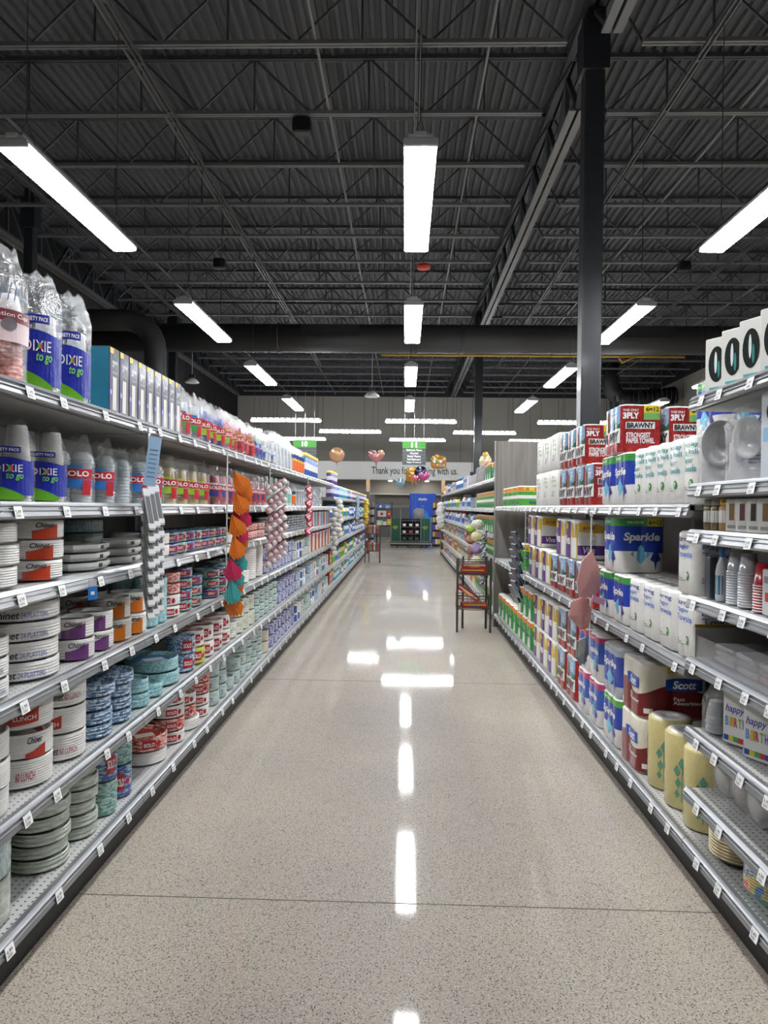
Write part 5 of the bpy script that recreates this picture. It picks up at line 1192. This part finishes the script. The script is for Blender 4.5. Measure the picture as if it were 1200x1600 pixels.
# small blue shelf flag
b = MB(); b.box((0, 0, 0), (.003, .035, .05), mat('#2f7fd0', .4)); b.box((.002, 0, .0), (.001, .014, .012), WHT); b.box((0, 0, .035), (.002, .03, .03), clearm)
tag(b.obj('shelf_flag', loc=(-1.165, 2.62, 1.165), rz=-.7), 'small blue shelf flag hanging under the left fourth shelf', 'tag')
# coloured fans
clip(-1.150, 4.55, 1.83, .86, 'clear clip strip of bright coloured napkin fans')
def fan(c, name='folded_napkin_fan'):
    b = MB(); m = mat(c, .4, 0, .3, .2, 50)
    for q, a in enumerate((-.25, -.1, .05, .2)):
        R_ = Matrix.Rotation(a, 3, 'X'); V = [(.004*q, 0, 0), (.004*q, -.035, -.11), (.004*q, .0, -.16), (.004*q, .035, -.11)]; V2 = [(x+.003, y, z) for x, y, z in V]
        V = [R_ @ Vector(v) for v in V + V2]; b.add(V, [[0, 1, 2, 3], [7, 6, 5, 4], [0, 4, 5, 1], [1, 5, 6, 2], [2, 6, 7, 3], [3, 7, 4, 0]], m)
    return b.obj(name)
fans = {n: fan(c) for n, c in (('orange', '#e0751a'), ('hot pink', '#c9285a'), ('teal', '#3fa5a5'))}
ordr = ['orange', 'orange', 'orange', 'orange', 'hot pink', 'hot pink', 'orange', 'hot pink', 'orange', 'orange', 'teal', 'teal', 'hot pink', 'teal', 'orange', 'teal', 'orange', 'orange']
for k, c in enumerate(ordr):
    o = place(fans[c], -1.108 + .015*(k % 2), 4.53 + .05*(k % 3) - .006*k, 1.72 - .046*k, -1.0, c + ' folded napkin fan', 'coloured clip strip', 'napkin'); o.rotation_euler = (.65 - .03*k, .1, -1.0 + .15*(k % 2))
# ball cards
clip(-1.150, 6.0, 1.83, .9, 'clip strip of red cards with white balls')
def ballcard():
    b = MB(); b.box((0, 0, 0), (.012, .05, .21), mat('#b0243a', .4), bev=.002); b.box((.007, 0, 0), (.003, .052, .212), mat('#d8a8b0', .4)); r = b.obj('ball_card')
    for q in range(4): b = MB(); b.ball((.028, 0, -.078+.052*q), .024, mat('#ded9d8', .3, 0, .4), 12); b.obj('ball', r)
    return r
bc = ballcard()
for k in range(9):
    o = place(bc, -1.085, 5.93 + .06*(k % 2), 1.66 - .075*k, -1, 'red card of white balls', 'ball clip strip', 'toy'); o.rotation_euler = (-.95, .15, -1.0)
# red and white bottles clip further
clip(-1.150, 8.35, 1.83, 1.1, 'clip strip of small red packs further along')
rp = carton(.03, .07, .085, mat('#b8283c', .35, 0, .4), a_plain('#e8dcdc', '#e8e8e8'), 'small_red_pack')
for k in range(7): o = place(rp, -1.12, 8.3 + .1*(k % 2), 1.66 - .082*k, -.6, 'small red hanging pack', 'far left clip strip', 'box'); o.rotation_euler = (.5, 0, -.7)
# white rope coil, mop cloth, yellow gloves at the far left
def coil(x, y, z0, z1, m, lab, cat, r=.05, name='rope_coil'):
    b = MB(); n = int((z0-z1)/.075)
    for k in range(n): b.ball((.018*math.sin(k*2.1), .018*math.cos(k*1.7), -.05-.075*k), r, m, 12, (1, 1, .85), .05)
    tag(b.obj(name, loc=(x, y, z0)), lab, cat)
coil(-1.08, 11.6, 1.62, .95, mat('#dcd9d2', .8, bump=.6, bscale=80), 'white scrubber puffs strung down the shelf end', 'scrubber', .06, 'scrubber_string')
coil(-1.09, 11.0, 1.5, .75, mat('#cfcdc8', .8, bump=.6, bscale=80), 'off white puffs strung beside the white ones', 'scrubber', .05, 'scrubber_string')
b = MB(); b.lathe([(.09, 0), (.10, .02), (.10, .24), (.09, .26)], mat('#e2e2df', .4, 0, .3), 24)
tag(b.obj('tall_white_tub', loc=(-1.33, 11.625, .90)), 'tall white cylinder tub behind the hanging puffs', 'tub')
b = MB(); V = []
for k in range(7): V += [(-.02+.01*math.sin(k), -.05-.025*k, -.09*k), (.03-.01*math.cos(k*2), .05+.02*k, -.09*k)]
m_ = mat('#7f98a8', .8); b.add(V, [[2*k, 2*k+1, 2*k+3, 2*k+2] for k in range(6)], m_); b.add([(x+.02, y, z) for x, y, z in V], [[2*k, 2*k+1, 2*k+3, 2*k+2] for k in range(6)], m_)
tag(b.obj('hanging_mop_cloth', loc=(-1.13, 16.6, 1.75)), 'grey blue mop cloth hanging from the far left shelf', 'mop')
coil(-1.07, 19.5, 1.72, .98, mat('#d8bb2c', .4, 0, .3), 'yellow gloves strung beside the far left shelf end', 'gloves', .07, 'glove_string')
# right: pink cloth, dark blue packets, dusters
clip(1.120, 4.30, 1.47, .62, 'twisted clear clip strip carrying the pink cloth')
def cloth(name, c, pts, th=.012):
    b = MB(); V = [(0, y, z) for y, z in pts] + [(th, y*.92, z*.98) for y, z in pts]; n = len(pts)
    cy = sum(p[0] for p in pts)/n; cz = sum(p[1] for p in pts)/n; V += [(-.014, cy, cz), (th+.014, cy, cz)]
    m = mat(c, .75, bump=.4, bscale=30)
    b.add(V, [[i, (i+1) % n, 2*n] for i in range(n)] + [[n+i, n+(i+1) % n, 2*n+1] for i in range(n)] + [[i, (i+1) % n, n+(i+1) % n, n+i] for i in range(n)], m, False); return b.obj(name)
o = cloth('folded_cloth', '#d39b96', [(-.02, 0), (.05, -.06), (.085, -.18), (.07, -.27), (-.04, -.28), (-.09, -.2), (-.07, -.1)]); o.location = (1.085, 4.20, 1.26); o.rotation_euler = (0, 0, PI/2+.4); tag(o, 'pink folded cloth, upper of the two on the right clip strip', 'cloth')
o = cloth('folded_cloth', '#cf958f', [(-.02, 0), (.06, -.03), (.08, -.12), (.0, -.2), (-.05, -.19), (-.07, -.08)]); o.location = (1.055, 4.25, .985); o.rotation_euler = (0, 0, PI/2+.3); tag(o, 'pink folded cloth, lower of the two on the right clip strip', 'cloth')
for q, (dz, dy) in enumerate(((.86, .0), (.84, .07))): o = cloth('folded_cloth', '#8f918f', [(-.015, 0), (.03, -.02), (.035, -.12), (.0, -.17), (-.03, -.1)]); o.location = (1.08, 4.27+dy, dz-.12); o.rotation_euler = (0, 0, PI/2+.3); tag(o, 'grey folded cloth %s under the pink cloths' % ('nearer' if q == 0 else 'farther'), 'cloth')
b = MB(); b.box((0, 0, 0), (.004, .10, .035), mat('#e0a8b8', .4)); o = b.obj('pink_card', loc=(1.12, 4.12, .98)); o.rotation_euler = (.3, 0, PI/2+.5); tag(o, 'pink card strip beside the hanging cloths', 'card')
clip(1.095, 6.483, 1.47, .72, 'clip strip of dark blue foil sachets before the divider')
sach = carton(.02, .11, .17, patt('dark_blue_foil', '#16233c', '#7d90a3', 40, (1, 1, .4), .3, .6, .04), None, 'foil_sachet'); sach['x'] = 0; del sach['x']
for k in range(10): o = place(sach, 1.045, 6.42 + .125*(k % 2), 1.14 - .055*k, PI, 'dark blue foil sachet', 'sachet clip strip', 'sachet'); o.rotation_euler = (0, .42, PI + .25)
for k, (c, z, x) in enumerate((('#a9c95a', 1.18, 'lime green'), ('#b58a7a', 1.02, 'dusty pink'), ('#a8806f', .86, 'brown pink'))):
    b = MB(); b.ball((0, 0, 0), .072, mat(c, .9, bump=.8, bscale=60), 30, (1, 1, .85 if k == 0 else .9), .16); tag(b.obj('fluffy_duster', loc=(1.01, 10.9, z)), x + ' fluffy puff on the nearer hanging string', 'duster')
for k, (c, z, x) in enumerate((('#dcd8c4', 1.27, 'cream white'), ('#e4dcae', 1.10, 'pale yellow'), ('#a48fc0', .93, 'lilac'), ('#dcd9b8', .76, 'ivory'))):
    b = MB(); b.ball((0, 0, 0), .086, mat(c, .9, bump=.8, bscale=60), 30, (1, 1, .8), .16); tag(b.obj('fluffy_duster', loc=(1.03, 10.1, z)), x + ' fluffy puff on the string nearest the divider', 'duster')
coil(1.0, 19.8, 1.62, .95, mat('#dcdcd8', .9, bump=.6, bscale=60), 'white fluffy mop refills hanging on the far right shelf', 'mop', .12, 'mop_refill')
for q in range(6):
    b = MB(); b.box((0, 0, -.08), (.03, .07, .16), patt('black_silver_pack', '#1c1f24', '#b0b5ba', 30), bev=.004); o = b.obj('hanging_pack', loc=(1.08, 9.45+.06*(q % 2), 1.22-.12*q)); o.rotation_euler = (.3, .2, .4)
    tag(o, 'black and silver hanging pack beside the divider, %s from the top' % ['first', 'second', 'third', 'fourth', 'fifth', 'sixth'][q], 'pack', 'black packs beside the divider')

# ================================================================== WIRE RACKS
brn = mat('#4b4640', .4, .3)
def rack(W_=.40, D_=.30, H_=.90, zs=((.70, .86), (.28, .44))):
    r = empty('wire_rack')
    for x, y in ((-W_/2, -D_/2), (W_/2, -D_/2), (-W_/2+.09, D_/2), (W_/2-.02, D_/2)):
        b = MB(); b.box((x, y, H_/2), (.026, .026, H_), brn); b.obj('leg', r)
    for z0, z1 in zs:
        b = MB(); n = 22; P = []
        for i in range(n+1):
            t = i/n; x = -W_/2 + W_*t; P.append((x, -D_/2 - .06*math.sin(PI*t)))
        loop = P + [(W_/2, D_/2), (-W_/2, D_/2), P[0]]
        for z in (z0, z1, z1-.03): b.tube([(x, y, z) for x, y in loop], .005, brn, 6)
        for x, y in P: b.bar((x, y, z0), (x, y, z1), .004, .004, brn)
        for j in range(1, 8):
            t = j/8; b.bar((-W_/2, -D_/2+D_*t, z0), (-W_/2, -D_/2+D_*t, z1), .004, .004, brn); b.bar((W_/2, -D_/2+D_*t, z0), (W_/2, -D_/2+D_*t, z1), .004, .004, brn); b.bar((-W_/2+W_*t, D_/2, z0), (-W_/2+W_*t, D_/2, z1), .004, .004, brn)
            b.bar((-W_/2, -D_/2+D_*t, z0), (W_/2, -D_/2+D_*t, z0), .004, .004, brn)
        b.box((-W_/2, 0, (z0+z1)/2), (.006, D_*.8, .12), brn)
        b.obj('wire_basket', r)
    return r
r1 = rack(); r1.location = (.845, 8.75, 0); tag(r1, 'brown wire basket rack standing in front of the grey divider', 'rack')
r2 = copy_tree(r1); r2.location = (-.86, 19.2, 0); r2.scale = (1, 1, 1.12); tag(r2, 'dark wire rack of bright packets by the far left shelves', 'rack')
rbx = carton(.055, .30, .055, mat('#b5201f', .3, 0, .5), a_plain('#e8c23a', '#3a4fb0'), 'red_roll_box')
rbx2 = carton(.055, .30, .055, mat('#c23a22', .3, 0, .5), a_plain('#e8e0d8', '#e8c23a'), 'red_roll_box'); rbx3 = carton(.055, .28, .055, mat('#2a55a8', .3, 0, .5), a_plain('#e8e0d8', '#c83a3a'), 'blue_roll_box')
for i, (x, y, z, a, t, p) in enumerate(((.83, 8.66, .712, -PI/2, 0, rbx), (.86, 8.73, .712, -PI/2, 0, rbx2), (.84, 8.80, .712, -PI/2, 0, rbx), (.85, 8.70, .77, -PI/2+.15, .0, rbx2))):
    o = place(p, x, y, z, a, 'red boxed roll', 'upper basket of the near wire rack', 'box')
for i, (x, y, z, a, t, p) in enumerate(((.86, 8.66, .292, -PI/2, 0, rbx), (.86, 8.73, .292, -PI/2, 0, rbx2), (.85, 8.80, .292, -PI/2, 0, rbx), (.76, 8.66, .445, -PI/2, -.62, rbx2), (.77, 8.73, .45, -PI/2, -.62, rbx), (.77, 8.80, .45, -PI/2, -.62, rbx3))):
    o = place(p, x, y, z, a, 'blue boxed roll' if p is rbx3 else 'red boxed roll', 'lower basket of the near wire rack', 'box'); o.rotation_euler = (t, 0, a)
for i in range(14):
    c = ['#b8432f', '#c97a3a', '#7f9a92', '#a53a3a', '#d0cfc8', '#8a4a5a', '#c0502f'][i % 7]; n_ = ['brick red', 'orange', 'grey green', 'dark red', 'off white', 'plum', 'rust'][i % 7]
    b = MB(); b.box((0, 0, .11), (.043, .03, .22), mat(c, .4, 0, .3), bev=.004)
    o = b.obj('small_packet', loc=(-1.005+.048*(i % 7), 19.15, .795 if i < 7 else .325)); tag(o, '%s upright packet in the %s basket of the far wire rack' % (n_, 'upper' if i < 7 else 'lower'), 'packet', 'packets in the far wire rack')

# ================================================================== SIGNS AND BALLOONS
def aisle_sign(x, y, num, lines, lab):
    r = empty('aisle_sign', (x, y, 0)); g = mat('#3f8432', .5); dk_ = mat('#4a4d4f', .5)
    b = MB(); b.box((0, 0, 3.48), (.74, .04, .24), g); b.obj('number_panel', r)
    b = MB(); b.box((0, 0, 3.10), (.74, .04, .50), dk_); 
    for k in range(4): b.box((0, -.021, 3.265-.10*k), (.74, .004, .008), mat('#7f8284', .5))
    b.obj('category_panel', r); T = MB(); S = S_plane((0, -.022, 0), (1, 0, 0), (0, 0, 1), (0, -1, 0))
    put_text(T, S, num, -.09, 3.39, .18, .17, WHT, off=.003, bold=.04, split=0)
    for k, s in enumerate(lines): w_ = .032*len(s); put_text(T, S, s, -w_/2, 3.285-.098*k, w_, .055, WHT, off=.005, bold=.03, split=0)
    T.obj('lettering', r)
    for s in (-.3, 0, .3): b = MB(); b.bar((s, 0, 3.6), (s, 0, 5.2), .008, .008, hous); b.obj('wire', r)
    tag(r, lab, 'sign')
aisle_sign(.26, 22.4, '11', ['Bathroom Tissue', 'Charcoal', 'Facial Tissue', 'Foil Bakeware', 'Paper Products'], 'green and grey hanging sign for aisle eleven with category lines')
aisle_sign(-3.2, 22.4, '10', ['Paper Plates'][:0], 'green hanging sign for aisle ten above the left shelves')
def heart(n=40): 
    P = []
    for i in range(n): t = 2*PI*i/n; P.append((16*math.sin(t)**3/17, (13*math.cos(t)-5*math.cos(2*t)-2*math.cos(3*t)-math.cos(4*t))/17))
    return P
def circ(n=32, sx=1, sy=1, e=1.0): return [(sx*abs(math.cos(a))**e*(1 if math.cos(a) > 0 else -1), sy*abs(math.sin(a))**e*(1 if math.sin(a) > 0 else -1)) for a in [2*PI*i/n for i in range(n)]]
def star(n=10): return [((1 if i % 2 == 0 else .62)*math.sin(PI*i/5), (1 if i % 2 == 0 else .62)*math.cos(PI*i/5)) for i in range(n)]
def balloon(out, R, c, x, y, z, lab, name='foil_balloon', patches=(), string=1.7, rz=0, puff=.3):
    r = empty(name, (x, y, z), rz); b = MB(); n = len(out); V = []; sc = [1, .93, .8, .6, .35, .05]
    for sgn in (-1, 1):
        for s in sc: V += [(R*px*s, sgn*R*puff*math.sqrt(max(0, 1-s*s)), R*pz*s) for px, pz in out]
    m = mat(c, .15, .25, .6, .25, 9); k = len(sc)
    F = [[q*k*n+a*n+i, q*k*n+a*n+(i+1) % n, q*k*n+(a+1)*n+(i+1) % n, q*k*n+(a+1)*n+i] for q in (0, 1) for a in range(k-1) for i in range(n)]
    b.add(V, F, m, True); b.obj('foil_body', r)
    if patches:
        L = MB()
        for (px, pz, rr, cc) in patches: q = math.sqrt(max(0, 1-(px*px+pz*pz))); L.ball((R*px, -R*puff*q*.98, R*pz), R*rr, mat(cc, .2, .1, .5), 12, (1, .25, 1))
        L.obj('printed_shapes', r)
    b = MB(); b.bar((0, 0, -R*.85), (0, 0, -R*.85-.08), .03, .02, m); b.bar((0, 0, -R), (.02, 0, -R-string), .003, .003, mat('#8f8f8c', .4)); b.obj('ribbon', r)
    tag(r, lab, 'balloon')
PX = lambda px, d: (px-633)/1109*d
PZ = lambda py, d: 1.5 + (793-py)/1109*d
balloon(heart(), .24, '#c27a7c', PX(587, 19.6), 19.6, PZ(713, 19.6), 'large rosy heart balloon left of the aisle sign', patches=((-.35, .45, .22, '#8a7f86'), (.5, .4, .3, '#cdb07a'), (-.2, 0, .12, '#e0c0bc'), (.1, -.05, .12, '#e0c0bc')))
balloon(circ(), .20, '#b58a6c', PX(525, 18.4), 18.4, PZ(712, 18.4), 'rose gold round balloon behind the stacked canisters', patches=((0, .2, .3, '#c9a56a'),))
balloon(circ(32, .9, 1, .5), .20, '#a87f30', PX(644, 18.9), 18.9, PZ(742, 18.9), 'golden square balloon under the aisle sign', patches=((0, .55, .3, '#c98a2c'), (-.3, -.3, .25, '#c85a2a'), (.3, -.3, .25, '#e0dcc8')))
balloon(circ(), .17, '#171d3a', PX(657, 18.5), 18.5, PZ(738, 18.5), 'navy blue round balloon under the aisle sign', patches=((-.3, .3, .08, '#c9ccd8'), (.3, .1, .07, '#c9ccd8'), (0, -.4, .07, '#c9ccd8')))
balloon(heart(), .16, '#b04a7a', PX(662, 18.2), 18.2, PZ(744, 18.2), 'magenta heart balloon under the right half of the aisle sign', patches=((-.3, .3, .15, '#7a8ac0'),))
balloon(heart(), .09, '#c05a7c', PX(649, 18.0), 18.0, PZ(747, 18.0), 'small pink heart balloon between gold and magenta balloons')
balloon(circ(), .13, '#7f9fae', PX(625, 20), 20, PZ(754, 20), 'pale blue round balloon low over the aisle', patches=((-.2, .1, .2, '#b5c0b0'), (.3, -.2, .2, '#a88f7a')))
balloon(circ(32, 1, .85, .55), .21, '#a8843f', PX(684, 19.3), 19.3, PZ(722, 19.3), 'gift box balloon in gold, orange and green', patches=((-.55, .1, .2, '#d8d8c8'), (-.15, .2, .2, '#5f9a5a'), (.25, .1, .2, '#d8d8d0'), (.6, .1, .2, '#b8502a'), (-.55, -.45, .2, '#c0602a'), (-.15, -.4, .2, '#d0883a'), (.25, -.45, .2, '#5a86b8'), (.6, -.4, .2, '#d0a03a'), (-.2, .75, .3, '#c88a2c')))
balloon(circ(32, .75, 1), .22, '#cbbd96', PX(757, 18.6), 18.6, PZ(721, 18.6), 'cream bottle shaped balloon above the right shelves', patches=((.3, -.2, .35, '#c07a5a'), (-.3, .2, .2, '#d8d0a8'), (0, .9, .35, '#c9a03a')))

# ================================================================== FAR END
def display():
    d = 26.9; r = empty('promotional_display', (.22, d, 0)); fr = mat('#8a8c8c', .35, .5); gr = mat('#0f4a38', .5)
    b = MB(); b.box((0, 0, .17), (1.60, .9, .08), mat('#8f9191', .4, .4)); b.box((0, 0, .10), (1.52, .82, .07), kickm); b.box((0, -.44, .21), (1.58, .05, .03), kickm); b.obj('base_platform', r)
    for x in (-.5, -.1, .4, .6): b = MB(); b.tube([(x-.02, -.3, .035), (x+.02, -.3, .035)], .034, kickm, 12); b.obj('wheel', r)
    for s in (-1, 1):
        b = MB(); b.box((s*.56, -.18, .66), (.34, .05, .86), gr); p = b.obj('side_panel', r)
        b = MB()
        for k, (w_, c) in enumerate(((.14, '#8aa82a'), (.22, '#a9b82c'), (.16, '#8aa82a'), (.10, '#a9b82c'))): b.box((s*.56-.02, -.208, .80-.035*k), (w_, .003, .018), mat(c, .5))
        b.obj('printed_slogan', p)
        for q in (-.18, .18): b = MB(); b.box((s*.56+q, -.18, .68), (.025, .06, .94), fr); b.obj('frame_post', r)
        b = MB(); b.box((s*.38, -.1, 1.25), (.02, .02, .4), fr); b.obj('top_post', r)
    b = MB(); b.box((0, .0, .65), (.76, .03, .86), kickm); b.obj('back_panel', r)
    for z in (.24, .50, .76, 1.0): b = MB(); b.box((0, -.12, z), (.74, .24, .02), mat('#55585a', .4, .3)); b.obj('shelf', r)
    tag(r, 'green framed promotional display unit standing at the end of the aisle', 'display')
    for k, (z, cs_) in enumerate(((.252, ('#1f5a44', '#1f5a44', '#1f5a44')), (.512, ('#c9ccc9', '#b03a5a', '#c9ccc9')), (.772, ('#d8d8d8', '#d8d8d8', '#d8d8d8')))):
        for i, c in enumerate(cs_):
            b = MB(); b.box((0, 0, .075), (.17, .10, .15), mat('#1c1d1f', .5), bev=.01); o = b.obj('boxed_item', loc=(.22-.24+.24*i, d-.16, z)); b = MB(); b.box((0, -.052, .075), (.11, .004, .09), mat(c, .5)); b.obj('label', o)
            tag(o, 'dark boxed item, %s on the %s shelf of the green display' % (['left', 'middle', 'right'][i], ['lowest', 'middle', 'upper'][k]), 'box', 'boxed items in the green display')
display()
r = empty('water_kiosk', (.74, 30.3, 0)); b = MB(); b.box((0, 0, 1.05), (1.10, .7, 2.1), mat('#1450c8', .4, 0, .3), bev=.02); b.obj('cabinet', r)
L = MB(); S = S_plane((0, -.352, 0), (1, 0, 0), (0, 0, 1), (0, -1, 0)); poly(L, S, [(-.32, 1.05), (.0, 1.62), (.32, 1.05), (.32, .6), (-.32, .6)], mat('#3a8ae0', .4), .004); poly(L, S, [(-.30, 1.2), (0, 1.58), (.3, 1.2), (0, 1.3)], mat('#2f6fd0', .4), .006); disc(L, S, 0, 1.42, .09, .09, mat('#1a2f6a', .4), .008); disc(L, S, 0, 1.42, .05, .05, mat('#9fb8e0', .4), .01)
for x in (.2, .45): strip(L, S, x-.1, x+.1, .9, 1.1, mat('#2aa0d8', .4), .006, nu=2)
L.obj('printed_panel', r); T = MB(); put_text(T, S, 'PRIMO', -.18, 1.80, .36, .10, WHT, off=.006, bold=.03, split=0); T.obj('lettering', r); tag(r, 'tall bright blue water kiosk behind the green display', 'kiosk')
b = MB(); b.lathe([(.2, 0), (.24, .04), (.24, .42), (.15, .5), (.06, .53)], mat('#8a8c90', .4, .2), 20); tag(b.obj('grey_drum', loc=(.56, 29.2, .95)), 'grey drum in front of the blue kiosk', 'drum')
b = MB(); b.box((0, 0, .47), (.6, .5, .94), mat('#3a3c3e', .5), bev=.01); tag(b.obj('low_counter', loc=(.5, 29.2, 0)), 'dark low counter between the green display and kiosk', 'counter')
r = empty('goods_rack', (-.82, 28.2, 0))
for x in (-.29, .29): b = MB(); b.box((x, .2, .85), (.03, .03, 1.7), kickm); b.obj('post', r)
for z in (.76, 1.10, 1.43): b = MB(); b.box((0, 0, z), (.62, .42, .03), kickm); b.obj('shelf', r)
for x in (-.29, .29): b = MB(); b.box((x, -.18, .37), (.03, .03, .74), kickm); b.obj('leg', r)
tag(r, 'black shelf rack of small boxes left of the green display', 'rack')
for i, (x, z, c, s, lab) in enumerate(((-.15, 1.445, '#4a5fb8', (.28, .22, .17), 'blue boxed goods, left on the top shelf of the black rack'), (.12, 1.445, '#7a8fd0', (.2, .2, .15), 'light blue goods, right on the top shelf of the black rack'), (-.10, 1.115, '#d8cfd0', (.34, .2, .24), 'white box with red ring on the black rack'), (.19, 1.115, '#b03a2a', (.16, .2, .24), 'red box on the middle shelf of the black rack'), (-.18, .775, '#b8d0b0', (.22, .2, .2), 'pale green box on the lower shelf of the black rack'), (.02, .775, '#d8d8d4', (.14, .2, .16), 'white box on the lower shelf of the black rack'), (.2, .775, '#d8b82a', (.18, .2, .25), 'yellow box on the lower shelf of the black rack'))):
    b = MB(); b.box((0, 0, s[2]/2), s, mat(c, .4, 0, .2), bev=.006); o = b.obj('small_box', loc=(-.82+x, 28.15, z+.003)); b = MB(); S = S_plane((0, -s[1]/2, 0), (1, 0, 0), (0, 0, 1), (0, -1, 0)); disc(b, S, 0, s[2]*.5, s[0]*.18, s[0]*.18, mat('#a8324a' if i == 2 else '#e0e0d8', .4), .002); b.obj('printed_spot', o); tag(o, lab, 'box')
def tower(x, y, h, lab, cols):
    r = empty('goods_tower', (x, y, 0)); b = MB(); b.box((0, 0, h/2), (.32, .05, h), mat('#5a5654', .5)); b.obj('back_panel', r)
    for k in range(int(h/.28)): b = MB(); b.box((0, -.12, .1+.28*k), (.32, .22, .02), mat('#6a6866', .5)); b.obj('shelf', r)
    tag(r, lab, 'rack')
    for k in range(int(h/.28)):
        for i in range(3):
            b = MB(); b.box((0, 0, .09), (.085, .12, .18), mat(cols[(k*2+i) % len(cols)][0], .4, 0, .3), bev=.006); o = b.obj('small_box', loc=(x-.1+.1*i, y-.12, .112+.28*k))
            tag(o, '%s small box, %s of its shelf, level %s of the %s' % (cols[(k*2+i) % len(cols)][1], ['left', 'centre', 'right'][i], ['one', 'two', 'three', 'four', 'five', 'six', 'seven', 'eight'][k], 'right tower' if x > 0 else 'left tower'), 'box', 'small boxes on the goods towers')
tower(1.22, 27.6, 1.75, 'narrow tower of mixed small goods right of the blue kiosk', (('#6a4fa0', 'purple'), ('#d8d8dc', 'white'), ('#c9c04a', 'yellow'), ('#b04a6a', 'rose')))
tower(-1.28, 26.2, 1.95, 'narrow grey tower of goods behind the far left shelves', (('#7a7c80', 'grey'), ('#8a8280', 'taupe'), ('#a8a4a0', 'pale'), ('#5f5a66', 'dark')))
finish_labels()
# drop unused prototypes
for o in [o for o in bpy.data.objects if o.parent is None and 'label' not in o and 'kind' not in o and o.type in ('MESH', 'EMPTY')]:
    if True:
        for c in list(o.children_recursive): bpy.data.objects.remove(c)
        bpy.data.objects.remove(o)
